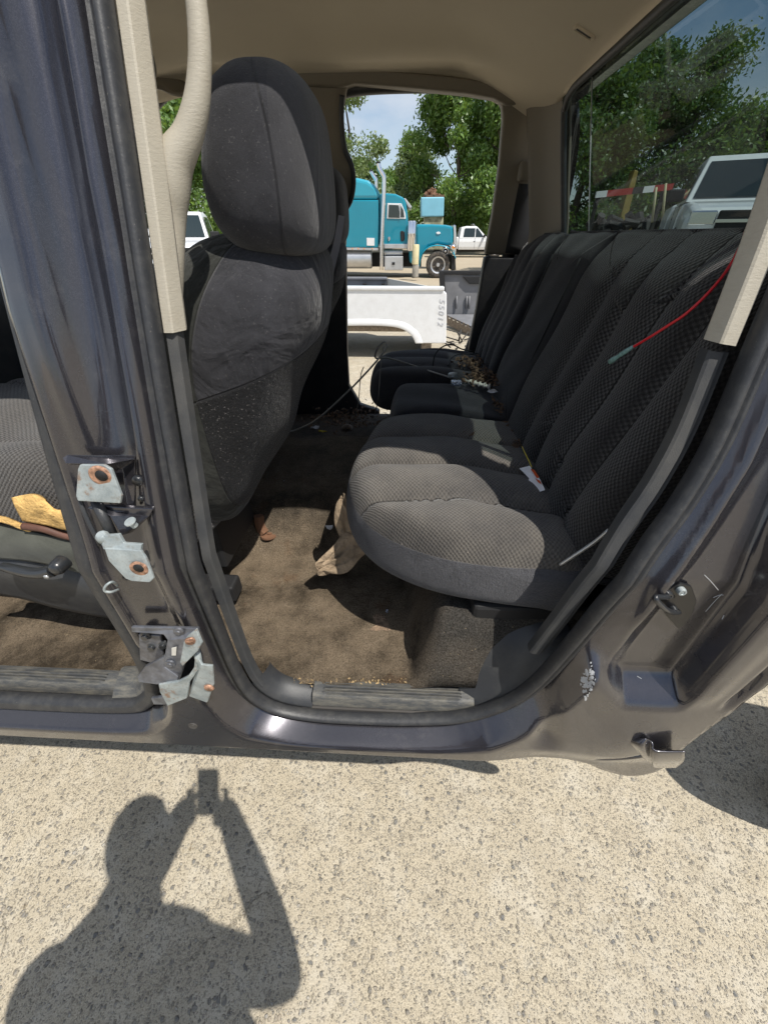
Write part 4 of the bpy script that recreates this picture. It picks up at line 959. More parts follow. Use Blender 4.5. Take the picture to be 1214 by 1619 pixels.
g = MB(); g.lathe(PS(166, 851, -.004), (0, .3, -1), [(-.011, .006), (-.008, .009), (.0, .010), (.004, .008), (.007, .0095), (.010, .008)], 18); g.build('hinge_bushing', MAT['zinc'], uh, True, autos=40)
# slot with white clip
plate('slot', [(228, 871, .038), (246, 872, .038), (244, 888, .038), (240, 888, .038)], MAT['black'], uh, .002)
plate('clip', [(246, 873, .036), (256, 874, .036), (258, 884, .036), (246, 886, .036)], MAT['whiteplastic'], uh, .003)
# check wire loop on front edge
g = MB(); g.tube(cr([tuple(PS(*q)) for q in [(186, 926, .030), (178, 920, .018), (168, 926, .010), (166, 934, .008), (176, 936, .012), (188, 932, .028)]], 4), .0022, 8); g.build('wire_loop', MAT['zinc'], truck, True)
# lower hinge
lh = plate('lower_hinge', [(211, 988, .020), (316, 990, .020), (318, 996, .018), (306, 1006, .010), (300, 1030, .004), (290, 1062, .0), (286, 1072, -.004), (258, 1076, -.006), (252, 1058, .0), (264, 1030, .006), (268, 1008, .012), (262, 1000, .016), (212, 996, .02)], MAT['hingegrey'], truck, .006)
plate('bracket', [(222, 1000, .030), (256, 1002, .030), (262, 1044, .024), (246, 1046, .022), (224, 1040, .028)], MAT['hingegrey'], lh, .005)
plate('bracket', [(220, 1066, -.004), (232, 1050, .0), (262, 1034, .006), (262, 1050, .0), (284, 1066, -.006), (282, 1074, -.010), (250, 1078, -.010), (222, 1074, -.006)], MAT['hingegrey'], lh, .006)
g = MB()
for q in [(228, 1010), (238, 1027), (256, 1024)]: g.lathe(PS(*q, .018), (0, 1, 0), [(0, .0), (0, .006), (.004, .0065), (.006, .010), (.010, .010)], 14)
g.build('bolt', MAT['blackgloss'], lh, True, autos=40)
for q in [(281, 1002, .006), (268, 1053, -.010)]:
    g = MB(); g.lathe(PS(*q), (0, 1, 0), [(0, .0), (0, .005), (.002, .0055), (.003, .0095), (.006, .010)], 20); g.build('rivet', MAT['hingegrey'], lh, True, autos=40)
plate('slot', [(272, 1024, .0), (280, 1022, .0), (279, 1036, -.002), (272, 1036, -.002)], MAT['galv'], lh, .001)
plate('hinge_leaf', [(300, 1002, -.004), (313, 992, -.006), (322, 1014, -.012), (316, 1026, -.014), (292, 1050, -.016), (288, 1044, -.014), (294, 1012, -.006)], MAT['zinc'], lh, .005)
g = MB(); g.lathe(PS(301, 1015, -.018), (-.3, 1, 0), [(0, .008), (.003, .009)], 20); g.build('bolt_hole', MAT['copper'], lh, True)
plate('hinge_leaf', [(312, 1030, -.002), (322, 1048, -.010), (338, 1050, -.014), (340, 1080, -.016), (330, 1108, -.016), (302, 1098, -.012), (308, 1072, -.006)], MAT['zinc'], lh, .005)
g = MB(); g.lathe(PS(330, 1089, -.024), (0, 1, 0), [(0, .0085), (.003, .010)], 22); g.build('bolt_hole', MAT['copper'], lh, True)
plate('hinge_leaf', [(254, 1078, -.012), (284, 1074, -.014), (300, 1066, -.014), (312, 1048, -.012), (314, 1058, -.014), (302, 1076, -.014), (298, 1100, -.016), (268, 1112, -.016), (256, 1090, -.014)], MAT['zinc'], lh, .006)
plate('tab', [(242, 1100, .0), (262, 1098, -.002), (266, 1110, -.004), (246, 1110, -.002)], MAT['hingegrey'], lh, .006)
g = MB(); pin(g, PS(310, 1026, -.004), PS(318, 1056, -.006), .006); g.build('hinge_pin', MAT['zinc'], lh, True)
# rocker plug
pl_ = PBs([(306, 1146), (1066, 952)]); pq = Vector(pl_[0])+Vector((0, -.0035, 0)); SO = float(pl_[1][1]-sk(pl_[1][2]))
g = MB(); g.lathe(pq, (0, 1, -.1), [(0, .004), (.0008, .0045), (.0008, .008), (.0, .0095), (.002, .0105), (.006, .0105)], 22); g.build('body_plug', MAT['bump'], truck, True, autos=40)
# striker
st = plate('door_striker', [(x, y, SO-.005) for x, y in [(1036, 946), (1052, 930), (1072, 918), (1090, 924), (1098, 946), (1092, 966), (1078, 986), (1068, 990), (1050, 970)]], MAT['strikerblack'], truck, .005)
g = MB(); g.tube(cr([tuple(PS(x, y, SO+o_)) for x, y, o_ in [(1062, 942, -.008), (1050, 944, -.020), (1038, 944, -.030), (1036, 948, -.034), (1050, 962, -.032), (1062, 968, -.024), (1072, 968, -.010)]], 4), .0045, 10); g.build('striker_loop', MAT['blackgloss'], st, True)
for q in [(1079, 938), (1058, 944), (1066, 968)]:
    g = MB(); g.lathe(PS(*q, SO-.018), (0, 1, 0), [(0, .0), (.001, .003), (0, .0035), (0, .006), (.004, .007), (.010, .007)], 18); g.build('bolt', MAT['zinc'] if q[0] == 1079 else MAT['blackgloss'], st, True, autos=40)
for sc__ in ([(1112, 908), (1122, 918), (1134, 932)], [(1140, 938), (1128, 950), (1114, 966)], [(1126, 944), (1136, 940), (1142, 940)], [(1143, 972), (1140, 978)], [(1006, 1068), (1013, 1072)]):
    P_ = PBs(sc__); P_[:, 1] -= .0012
    g = MB(); g.tube(cr(P_, 4), .0006, 5); g.build('scratch_mark', MAT['sticker'], truck)
# bent tab under the cab corner
g = MB(); a_ = PS(1004, 1176, -.006); b_ = PS(1082, 1196, -.006)
tb = [[PS(1002, 1165, .004), PS(1020, 1168, -.006), PS(1028, 1172, -.004), PS(1034, 1184, -.014), PS(1080, 1186, -.012)],
      [PS(996, 1174, -.002), PS(1014, 1180, -.014), PS(1028, 1184, -.008), PS(1036, 1190, -.020), PS(1082, 1190, -.018)],
      [PS(1004, 1186, .0), PS(1018, 1194, -.012), PS(1028, 1198, -.008), PS(1036, 1204, -.018), PS(1080, 1204, -.016)],
      [PS(1012, 1196, .008), PS(1022, 1204, .0), PS(1030, 1208, .0), PS(1036, 1214, -.002), PS(1068, 1214, .0)]]
solid(grid('corner_tab', tb, MAT['paint'], truck, 6, 6), .004, 1)
# worn sticker remains
rs = random.Random(5); g = MB(); tri = []
for k in range(150):
    x, y = rs.uniform(912, 945), rs.uniform(1044, 1104)
    if abs((x-928+(y-1074)*.12))/13+abs(y-1074)/32 > 1: continue
    s_ = rs.uniform(1.5, 6); an = rs.uniform(0, 3); tri.append([(x+s_*rs.uniform(.3, 1)*math.cos(an+q*1.26)*.8, y+s_*rs.uniform(.3, 1)*math.sin(an+q*1.26)) for q in range(5)])
AP = PBs([p for t_ in tri for p in t_]); AP[:, 1] -= .0022
for k in range(len(tri)): g.add(AP[k*5:k*5+5], [(0, 1, 2, 3, 4)])
g.build('sticker_remains', MAT['sticker'], truck)
bl = [[PY(535, 340, 1.30), PY(545, 342, 1.30)], [PY(527, 385, 1.30), PY(538, 388, 1.30)], [PY(515, 430, 1.32), PY(526, 436, 1.32)], [PY(500, 500, 1.36), PY(508, 505, 1.36)]]
grid('seat_belt', bl, simple('grey_belt_webbing', (.16, .16, .18), .7), truck, 3, 4)
# ================================================================== THINGS ON AND IN THE CAB
g = MB()
wp_ = [PY(1250, 250, .66), PY(1205, 320, .655), PY(1180, 362, .66), PX(1172, 385, .475), PX(1150, 425, .455), PX(1120, 462, .435), PX(1085, 495, .418), PX(1055, 515, .405), PX(1030, 531, .395), PX(998, 550, .385)]
wr_root = empty('wire', tuple(wp_[-1])); tag(wr_root, 'thin red electrical wire with a pale crimp connector hanging over the rear backrest', 'wire')
g.tube(cr([tuple(p) for p in wp_], 8), .0021, 8); g.build('insulated_wire', MAT['red'], wr_root, True)
g = MB(); a, b = PX(1000, 548, .384), PX(964, 572, .372); cc = [a.lerp(b, t) for t in (0, .25, .5, .62, .8, 1)]
g.tube(cc, [.0028, .0038, .0042, .0030, .0048, .0050], 10); g.build('connector', MAT['clearblue'], wr_root, True)

# light cable from under the front seat over the middle of the rear bench
g = MB(); pts = [PZ(455, 682, .85), PZ(470, 679, .855), PY(500, 664, 1.60), PY(545, 624, 1.52), PY(580, 588, 1.47), PY(604, 560, 1.47), PY(611, 545, 1.48), PY(606, 541, 1.50), PY(596, 552, 1.53), PY(594, 566, 1.60), PY(612, 566, 1.68), PZ(650, 577, 1.118), PZ(680, 587, 1.118), PZ(712, 597, 1.125)]
g.tube(cr([tuple(p) for p in pts], 10), .0036, 8)
cab = g.build('cable', MAT['cable'], None, True); tag(cab, 'long light grey cable looping from the floor up over the middle rear cushion', 'cable')
g = MB(); pts = [PY(570, 596, 1.64), PY(566, 640, 1.66), PZ(560, 660, .80)]; g.tube(cr([tuple(p) for p in [PY(575, 580, 1.62)]+pts], 6), .002, 6); 
c_ = g.build('cable', MAT['cable'], None, True); tag(c_, 'short thin cable end hanging in front of the middle rear cushion, left of its twin', 'cable')
g = MB(); g.tube(cr([tuple(p) for p in [PY(606, 548, 1.62), PY(601, 590, 1.64), PY(598, 630, 1.66), PZ(592, 655, .80)]], 6), .002, 6)
c_ = g.build('cable', MAT['cable'], None, True); tag(c_, 'short thin cable end hanging in front of the middle rear cushion, right of its twin', 'cable')
g = MB(); pts = [PZ(684, 578, 1.12), PY(688, 560, 1.80), PY(700, 548, 1.85), PY(715, 545, 1.9), PY(730, 552, 1.95), PZ(748, 556, 1.12)]
g.tube(cr([tuple(p) for p in pts], 8), .003, 8)
c_ = g.build('cable', MAT['black'], None, True); tag(c_, 'black cable arching between the middle and far rear cushions', 'cable')
g = MB(); pts = [PZ(708, 578, 1.125), PZ(712, 567, 1.13), PZ(725, 560, 1.13), PZ(745, 560, 1.13), PZ(760, 558, 1.12)]; g.tube(cr([tuple(p) for p in pts], 6), .0025, 8)
c_ = g.build('cable', MAT['black'], None, True); tag(c_, 'short black cable curled beside the latch part on the rear seat', 'cable')
# small latch / bulb part on the cushion
c0 = PZ(716, 594, 1.13); lt = empty('latch_part', tuple(c0)); tag(lt, 'small silver and blue metal latch part lying on the middle rear cushion', 'car part')
g = MB(); g.lathe(c0+Vector((0, .0, -.004)), (0, .2, 1), [(0, .02), (.010, .021), (.016, .015), (.018, 0)], 20); g.build('cap', MAT['zinc'], lt, True, autos=40)
g = MB(); q = PZ(722, 604, 1.13); g.box((q.x-.022, q.y-.016, q.z-.012), (q.x+.018, q.y+.012, q.z+.006)); bevel(g.build('housing', MAT['foil'], lt), .004)
g = MB(); a, b = PZ(735, 602, 1.125), PZ(772, 611, 1.122)
for k in range(6): p = a.lerp(b, k/5); g.lathe(p, (b-a), [(0, .0), (0, .010), (.006, .011), (.007, .0)], 10)
g.tube([a, b], .006, 8); g.build('stem', MAT['galv'], lt, True)
# price tag on yellow string
tg = empty('paper_tag', tuple(PZ(842, 756, 1.10))); tag(tg, 'small white paper tag with orange print on a yellow string on the rear seat', 'paper tag')
g = MB(); g.prism([PZ(821, 741, 1.104), PZ(837, 737, 1.112), PZ(846, 750, 1.112), PZ(853, 758, 1.113), PZ(861, 775, 1.110), PZ(851, 778, 1.098), PZ(833, 768, 1.095), PZ(836, 756, 1.100)], (0, 0, .0012)); tp = g.build('card', MAT['paper'], tg)
for P_ in ([(838, 741), (844, 743), (852, 755), (848, 756), (843, 748)], [(846, 757), (853, 760), (856, 766), (851, 763)]):
    g = MB(); g.prism([PZ(x, y, 1.1145 if y > 750 else 1.1145) for x, y in P_], (0, 0, .0006)); g.build('print', MAT['orange'], tp)
g = MB()
for k in range(4): a, b = PZ(840+k*3, 760+k*3.6, 1.111), PZ(850+k*2.4, 768+k*2.2, 1.110); g.tube([a, b], .0004, 4)
g = MB(); g.tube(cr([tuple(PZ(840, 738, 1.115)), tuple(PZ(834, 725, 1.12)), tuple(PZ(829, 715, 1.125)), tuple(PZ(825, 706, 1.12))], 5), .0014, 6); g.build('string', MAT['yellow'], tg, True)
# rag under the cushion
rs = random.Random(3)
def ragf(D):
    nr, nc = D.shape[:2]
    for i in range(nr):
        for j in range(nc):
            D[i, j] += np.array([.004*math.sin(i*.35+j*.28), .004*math.sin(i*.25-j*.28), .006*math.sin(i*.3+j*.42)+.003*math.sin(i*.5-j*.28)])
    return D
def ring3(c, rx, ry, n=18, ph=0.):
    global RPH
    RPH = globals().get('RPH', 0)+.5; out = []
    for k in range(n):
        a = 2*math.pi*k/n; m = 1+.24*math.sin(4*a+RPH)+.12*math.sin(7*a-RPH*1.7)
        out.append(Vector(c)+Vector((rx*m*math.cos(a), .5*ry*m*math.sin(a), ry*m*math.sin(a))))
    return out
rg_ = []
for (x, y, Y, r1, r2) in [(543, 790, .88, .010, .010), (545, 804, .87, .022, .022), (548, 822, .86, .026, .030), (556, 842, .85, .030, .022), (560, 858, .83, .036, .028), (546, 876, .815, .038, .024), (528, 890, .80, .032, .022), (514, 897, .79, .022, .018), (506, 901, .785, .006, .006)]:
    rg_.append(ring3(PY(x, y, Y), r1, r2))
rag = grid('rag', rg_, MAT['rag'], None, 5, 5, closed=True, disp=ragf, origin=tuple(PY(540, 890, .83))); tag(rag, 'dirty tan rag crumpled on the floor under the front of the rear cushion', 'rag')
def scrap(name, px, py, z, s, mat, label, cat, seed, th=.003, flat=1.):
    r_ = random.Random(seed); c0 = PFZ(px, py)+Vector((0, 0, .004)) if z < 1 else PZ(px, py, z); n = 9
    A = [(math.cos(2*math.pi*k/n)*s*r_.uniform(.5, 1.1), math.sin(2*math.pi*k/n)*s*flat*r_.uniform(.5, 1.1), r_.uniform(0, s*.45)) for k in range(n)]
    g = MB(); top = [c0+Vector(a) for a in A]; g.add([c0+Vector((0, 0, s*.25))]+top+[p-Vector((0, 0, th)) for p in top]+[c0-Vector((0, 0, th))], [(0, 1+k, 1+(k+1) % n) for k in range(n)]+[(1+k, n+1+k, n+1+(k+1) % n, 1+(k+1) % n) for k in range(n)]+[(2*n+1, n+1+(k+1) % n, n+1+k) for k in range(n)])
    o = g.build(name, mat, None, False); tag(o, label, cat); return o
scrap('paper_scrap', 522, 834, .735, .018, MAT['paper'], 'crumpled white paper scrap on the dark floor left of the rag', 'paper scrap', 1)
scrap('paper_scrap', 778, 619, 1.105, .020, MAT['paper'], 'white paper scrap in the crease of the rear seat beside dry leaves', 'paper scrap', 2)
scrap('foil_wrapper', 536, 645, .80, .05, MAT['foil'], 'shiny silver foil wrapper near the far door sill', 'wrapper', 4, flat=.45)
scrap('paper_scrap', 498, 678, .852, .030, MAT['paper'], 'torn white and yellow strip at the top of the floor hump', 'paper scrap', 5, flat=.35)
scrap('plastic_scrap', 510, 684, .850, .026, MAT['yellow'], 'yellow plastic scrap at the top of the floor hump', 'plastic scrap', 6, flat=.35)
c0 = PFZ(548, 679)+Vector((0, 0, .012)); g = MB(); g.lathe(c0+Vector((-.02, 0, 0)), (1, -.5, .1), [(0, .012), (.01, .022), (.035, .024), (.055, .018), (.06, .0)], 12); o = g.build('stone', MAT['stone'], None, True); tag(o, 'tan stone lump on the floor hump beside the yellow scrap', 'stone')
scrap('plastic_chip', 612, 968, .735, .008, MAT['foil'], 'tiny pale blue chip by the torn carpet patch', 'chip', 8)
# dry leaf litter: uncountable
def litter(name, spots, mat, label, cat, sz=(.006, .016), seed=1):
    r_ = random.Random(seed); g = MB()
    for (c0, spread, n) in spots:
        for k in range(n):
            p = Vector(c0)+Vector((r_.gauss(0, spread[0]), r_.gauss(0, spread[1]), r_.uniform(0, spread[2])))
            s = r_.uniform(*sz); e1 = Vector((r_.uniform(-1, 1), r_.uniform(-1, 1), r_.uniform(-.6, .6))).normalized(); e2 = e1.cross(Vector((r_.uniform(-1, 1), r_.uniform(-1, 1), 1))).normalized()
            up = e1.cross(e2)*s*.25
            g.add([p-e1*s, p-e2*s*.5+up, p+e1*s, p+e2*s*.5+up], [(0, 1, 2), (0, 2, 3)])
    o = g.build(name, mat, None, False); tag(o, label, cat, kind='stuff'); return o
litter('leaf_litter', [(PZ(745, 575, 1.12), (.03, .05, .02), 110), (PZ(765, 598, 1.12), (.03, .05, .02), 120), (PZ(755, 600, 1.12), (.03, .05, .015), 60), (PZ(785, 640, 1.10), (.012, .05, .01), 20), (PZ(805, 680, 1.09), (.015, .03, .01), 10), (PZ(815, 705, 1.09), (.01, .02, .01), 12), (PZ(745, 690, 1.112), (.02, .02, .0), 2)], MAT['leaf_dry'], 'brown dry leaf litter in the crease of the rear seat', 'leaf litter', (.006, .017))
litter('debris', [(PZ(530, 662, .86), (.09, .06, .015), 160), (PZ(570, 660, .80), (.08, .10, .01), 120)], MAT['leaf_dry'], 'dark leaf and dirt debris heaped behind the floor hump', 'debris', (.006, .018), 2)
r_ = random.Random(9); spots = []
for k in range(330):
    x, y = r_.uniform(380, 630), r_.uniform(790, 1060)
    p = PFZ(x, y)
    spots.append(((p.x, p.y, fz(p.x, p.y)+.004), (0, 0, 0), 1))
for k in range(160):
    p = PFZ(r_.gauss(490, 28), r_.gauss(850, 30)); spots.append(((p.x, p.y, fz(p.x, p.y)+.004), (0, 0, 0), 1))
for k in range(90):
    p = PZ(r_.uniform(370, 720), r_.gauss(1079, 3), .70); spots.append(((p.x, p.y, .7075), (0, 0, 0), 1))
litter('straw_crumbs', spots, simple('straw', (.34, .24, .12), .9, var=.4, scale=60), 'straw and crumbs scattered over the rear footwell carpet', 'crumbs', (.0015, .006), 3)
spots = []
for k in range(70):
    p = PFZ(r_.uniform(430, 560), r_.uniform(690, 780)); spots.append(((p.x, p.y, fz(p.x, p.y)+.004), (0, 0, 0), 1))
for x, y in [(457, 697), (437, 757), (450, 760), (441, 748), (432, 770)]:
    p = PFZ(x, y)
    for k in range(7): spots.append(((p.x+r_.gauss(0, .006), p.y+r_.gauss(0, .006), fz(p.x, p.y)+.005), (0, 0, 0), 1))
litter('lint_flecks', spots, simple('lint', (.45, .48, .52), .9), 'pale lint flecks on the dark carpet of the floor hump', 'lint', (.001, .004), 4)
# torn carpet patch showing the underlay
V = []; c0 = PZ(605, 990, .712); n = 16; r_ = random.Random(12); g = MB()
A = [PFZ(x, y) for x, y in [(585, 970), (600, 966), (614, 972), (622, 990), (634, 1004), (642, 1022), (630, 1018), (618, 1008), (602, 1000), (588, 1002), (576, 998), (588, 986)]]
A = [Vector((p.x, p.y, fz(p.x, p.y)+.0045)) for p in A]
cm = sum(A, Vector())/len(A); g.add([cm+Vector((0, 0, .003))]+A, [(0, 1+k, 1+(k+1) % len(A)) for k in range(len(A))])
g.build('torn_carpet_patch', simple('felt_underlay', (.26, .18, .12), 1., bump=(120, 1., .01), var=.4, scale=60), truck)

# ================================================================== SURROUNDINGS
def c7(x, y): return 530+x/3.68, 120+y/3.68
def prof(pts, Y, conv=c7): return [PY(*conv(*p), Y) for p in pts]
def ext(name, pts, Y, dy, mat, parent, bev=0, conv=c7):
    g = MB(); g.prism(prof(pts, Y, conv), (0, dy, 0)); o = g.build(name, mat, parent)
    if bev: bevel(o, bev, 3, 30)
    return o
# ---- teal semi tractor
YS = 20.4
semi = empty('semi_truck', tuple(PY(640, 442, YS+1.2))); tag(semi, 'teal long-nose semi tractor with a tall sleeper and chrome exhaust stacks', 'semi truck')
ext('sleeper', [(-260, 722), (252, 722), (254, 860), (252, 1000), (-260, 995)], YS, 2.45, MAT['teal'], semi, .04)
ext('sleeper_roof', [(-260, 590), (60, 588), (130, 592), (190, 606), (238, 640), (252, 680), (252, 721), (-260, 721)], YS+.02, 2.4, MAT['teal_l'], semi, .14)
ext('cab', [(256, 690), (275, 680), (350, 686), (398, 708), (412, 740), (420, 800), (424, 870), (424, 1002), (285, 1004), (256, 990)], YS+.12, 2.1, MAT['teal'], semi, .07)
w_ = ext('window', [(303, 740), (385, 742), (408, 800), (410, 832), (300, 830)], YS+.10, .04, MAT['white'], semi, .01)
ext('pane', [(312, 750), (368, 752), (374, 800), (372, 826), (308, 824)], YS+.085, .03, MAT['vglass'], w_)
ext('pane', [(382, 756), (396, 780), (402, 822), (380, 822)], YS+.085, .03, MAT['vglass'], w_)
g = MB(); g.tube([PY(*c7(378, 745), YS+.08), PY(*c7(376, 828), YS+.08)], .02, 8); g.build('window_bar', MAT['chrome'], w_)
ext('windshield', [(400, 730), (416, 745), (428, 838), (420, 838)], YS+.25, 1.8, MAT['vglass'], semi)
ext('visor', [(398, 712), (408, 712), (446, 762), (440, 770), (424, 764)], YS+.15, 2.0, MAT['alu'], semi, .02)
ext('door_vent', [(378, 905), (390, 900), (402, 908), (404, 950), (394, 964), (380, 958)], YS+.095, .04, MAT['black'], semi, .02)
ext('door_handle', [(306, 938), (318, 934), (320, 950), (310, 962)], YS+.08, .06, MAT['chrome'], semi, .01)
ext('mud_panel', [(183, 942), (228, 943), (228, 988), (184, 987)], YS-.02, .03, MAT['white'], semi)
ext('trim_strip', [(-260, 995), (252, 1002), (252, 1016), (-260, 1010)], YS-.02, .2, MAT['alu'], semi, .01)
ext('trim_strip', [(285, 978), (424, 978), (424, 1004), (285, 1004)], YS+.06, .1, MAT['alu'], semi, .01)
for x in (100, 134, 168, 215): g = MB(); g.lathe(PY(*c7(x, 1006), YS-.04), (0, 1, 0), [(0, 0), (.005, .025), (.03, .03)], 12); g.build('marker_lamp', MAT['amber'], semi, True)
ext('cowl_panel', [(428, 866), (470, 850), (470, 1000), (418, 1000)], YS+.05, 2.2, MAT['alu'], semi, .04)
g = MB()
for x, r in ((438, .12), (455, .13)): g.lathe(PY(*c7(x, 852), YS+.02), (0, 0, -1), [(-.06, 0), (-.05, r*.8), (0, r), (.35, r), (.38, r*1.05), (.42, r), (.95, r), (1.0, r*.7)], 18)
g.build('air_cleaner', MAT['chrome'], semi, True, autos=40)
hood_ = ext('hood', [(470, 862), (560, 862), (640, 866), (682, 874), (686, 930), (684, 985), (640, 985), (590, 978), (540, 995), (510, 1040), (495, 1090), (432, 1092), (426, 1004), (470, 1002)], YS+.20, 1.9, MAT['teal'], semi, .10)
ext('emblem', [(586, 912), (596, 906), (608, 908), (613, 916), (602, 922), (590, 920)], YS+.17, .04, MAT['white'], semi, .01)
# fender : arched shell
fa = []
cw = c7(598, 1100)
for dy in (0, .06, .50, .56):
    row = []
    for x, y in [(486, 1100), (492, 1060), (512, 1020), (545, 992), (590, 982), (640, 988), (672, 1008), (694, 1040), (702, 1058)]:
        p = PY(*c7(x, y), YS-.10+dy)
        if dy in (0, .56): p.z -= .05
        row.append(p)
    fa.append(row)
solid(grid('fender', fa, MAT['teal'], semi, 5, 3), .04, -1)
ext('grille', [(686, 866), (702, 868), (708, 985), (700, 1040), (688, 1040)], YS+.35, 1.6, MAT['chrome'], semi, .04)
ext('bumper', [(676, 1046), (698, 1050), (702, 1130), (672, 1132)], YS-.02, 2.3, MAT['black'], semi, .04)
g = MB(); p = PY(*c7(688, 997), YS-.15); g.lathe(p+Vector((-.15, 0, 0)), (1, 0, 0), [(0, .07), (.1, .12), (.2, .11), (.24, 0)], 16); g.build('headlight', MAT['chrome'], semi, True)
ext('turn_lamp', [(678, 990), (694, 990), (696, 1004), (680, 1004)], YS-.28, .1, MAT['amber'], semi, .02)
def bigwheel(px, py, Y, r, parent, wd=.3):
    c_ = PY(*c7(px, py), Y); g = MB()
    g.lathe(c_, (0, 1, 0), [(.02, r*.60), (.0, r*.66), (-.0, r*.90), (.03, r*.98), (.06, r), (wd-.05, r), (wd, r*.9), (wd, r*.6)], 40); t_ = g.build('wheel', MAT['tyre'], parent, True, autos=50)
    g = MB(); g.lathe(c_, (0, 1, 0), [(-.03, 0), (-.03, r*.12), (.02, r*.16), (.05, r*.18), (.03, r*.45), (.01, r*.58), (.0, r*.62), (.04, r*.62)], 36); rm = g.build('rim', MAT['alu'], t_, True, autos=30)
    for k in range(10):
        a = 2*math.pi*k/10; g = MB(); g.lathe(c_+Vector((r*.36*math.cos(a), .015, r*.36*math.sin(a))), (0, 1, 0), [(0, 0), (.0, r*.055), (.03, r*.055)], 10); g.build('rim_hole', MAT['black'], rm)
        if k % 2 == 0: g = MB(); g.lathe(c_+Vector((r*.22*math.cos(a), .0, r*.22*math.sin(a))), (0, 1, 0), [(-.02, 0), (-.02, r*.03), (.05, r*.03)], 6); g.build('wheel_nut', MAT['black'], rm)
    return t_
bigwheel(597, 1100, YS-.05, .52, semi)
def stack(pts, Y, r, nm='exhaust_stack'):
    g = MB(); P = [PY(*c7(*p), Y) for p in pts]; cc = cr([tuple(p) for p in P], 4); g.tube(cc, r, 14); o = g.build(nm, MAT['chrome'], semi, True)
    g = MB(); g.tube([cc[-2], Vector(cc[-1])+Vector((0, 0, .03))], r*1.02, 14); g.build('stack_tip', MAT['black'], o, True); return o
stack([(268, 1128), (271, 1000), (276, 860), (282, 720), (284, 620), (282, 585), (268, 560), (256, 535), (250, 505)], YS-.08, .085)
stack([(236, 680), (238, 640), (236, 606), (222, 582), (205, 552)], YS+2.2, .075)
def tank(x0, x1, yc, r, mat): 
    a, b = PY(*c7(x0, yc), YS+.35), PY(*c7(x1, yc), YS+.35); g = MB(); L = (b-a).length; g.lathe(a, (b-a), [(0, 0), (.0, r*.9), (.04, r), (L-.04, r), (L, r*.9), (L, 0)], 28); return g.build('fuel_tank', mat, semi, True, autos=40)
tank(-120, 214, 1066, .36, MAT['alu']); tank(286, 392, 1028, .13, MAT['alu'])
ext('step_box', [(286, 1050), (394, 1050), (394, 1132), (286, 1132)], YS+.05, .5, MAT['alu'], semi, .03)
ext('step_latch', [(330, 1084), (346, 1084), (346, 1100), (330, 1100)], YS+.02, .04, MAT['black'], semi)
ext('frame_rail', [(-260, 1030), (500, 1030), (500, 1110), (-260, 1110)], YS+.75, 1.0, MAT['black'], semi)
bigwheel(-60, 1095, YS+.0, .52, semi); bigwheel(597, 1096, YS+2.0, .52, semi); bigwheel(-60, 1092, YS+2.0, .52, semi)
# ---- post
pr_ = empty('bollard', tuple(PY(*c7(466, 1170), 19.3))); tag(pr_, 'cream painted post with a bare grey foot in front of the semi tractor', 'post')
def taper(name, x0, x1, ya, yb, Y, mat, parent):
    g = MB(); a, b = PY(*c7((x0+x1)/2, ya), Y), PY(*c7((x0+x1)/2-3, yb), Y); r = abs(PY(*c7(x1, ya), Y).x-PY(*c7(x0, ya), Y).x)/2
    g.lathe(b, (0, 0, 1), [(0, r), ((a.z-b.z)-.04, r), (a.z-b.z, r*.85), (a.z-b.z, 0)], 20); return g.build(name, mat, parent, True, autos=40)
taper('post', 448, 488, 980, 1096, 19.3, MAT['yellowpost'], pr_); taper('post_foot', 449, 487, 1096, 1168, 19.3, MAT['greypost'], pr_)
# ---- light blue tank box with rusty engine
bx = empty('steel_tank', tuple(PY(*c7(565, 860), 26))); tag(bx, 'light blue square steel tank standing on a rusty stand behind the semi hood', 'tank')
ext('tank_body', [(498, 706), (634, 704), (630, 818), (500, 820)], 26, 1.6, MAT['lblue'], bx, .05)
ext('tank_stand', [(518, 820), (628, 820), (626, 1010), (522, 1010)], 26.1, 1.4, simple('flaking_green_paint', (.33, .34, .22), .8, var=.5, scale=3), bx, .02)
rsx = random.Random(8); g = MB()
for k in range(42):
    x, y = rsx.gauss(565, 24), rsx.uniform(655, 704)
    if abs(x-565) > 48 or y < 650+abs(x-560)*.9: continue
    c_ = PY(*c7(x, y), 26.3+rsx.uniform(0, .9)); s = rsx.uniform(.06, .22)
    g.lathe(c_, (rsx.uniform(-1, 1), rsx.uniform(-1, 1), rsx.uniform(-1, 1)), [(-s/2, 0), (-s/2, s*.5), (s/2, s*.5), (s/2, 0)], 8)
a, b = PY(*c7(512, 700), 26.3), PY(*c7(628, 696), 27.2); g.box((a.x, a.y, a.z-.05), (b.x, b.y, a.z+.06))
o = g.build('rusty_engine', MAT['rust'], None); tag(o, 'rusty brown engine lying on top of the light blue tank', 'engine')

# ---- white pickup bed close behind the cab
YB = 6.3
bed = empty('pickup_bed', tuple(PY(640, 545, YB+.8))); tag(bed, 'loose white pickup bed with its side towards the cab and grey inside', 'pickup bed')
# outer side panel with wheel opening
br = []
zz = lambda px, py: PY(px, py, YB)
panel = [(250, 455), (420, 455), (548, 455), (640, 455), (700, 458), (706, 464), (706, 500), (705, 543), (660, 543), (652, 530), (640, 520), (620, 516), (580, 515), (548, 515), (500, 516), (470, 522), (455, 540), (250, 540)]
P_ = [PY(x, y, YB) for x, y in panel]; g = MB(); g.prism(P_, (0, .05, 0)); o = g.build('bed_side', MAT['white'], bed); bevel(o, .015, 3, 40)
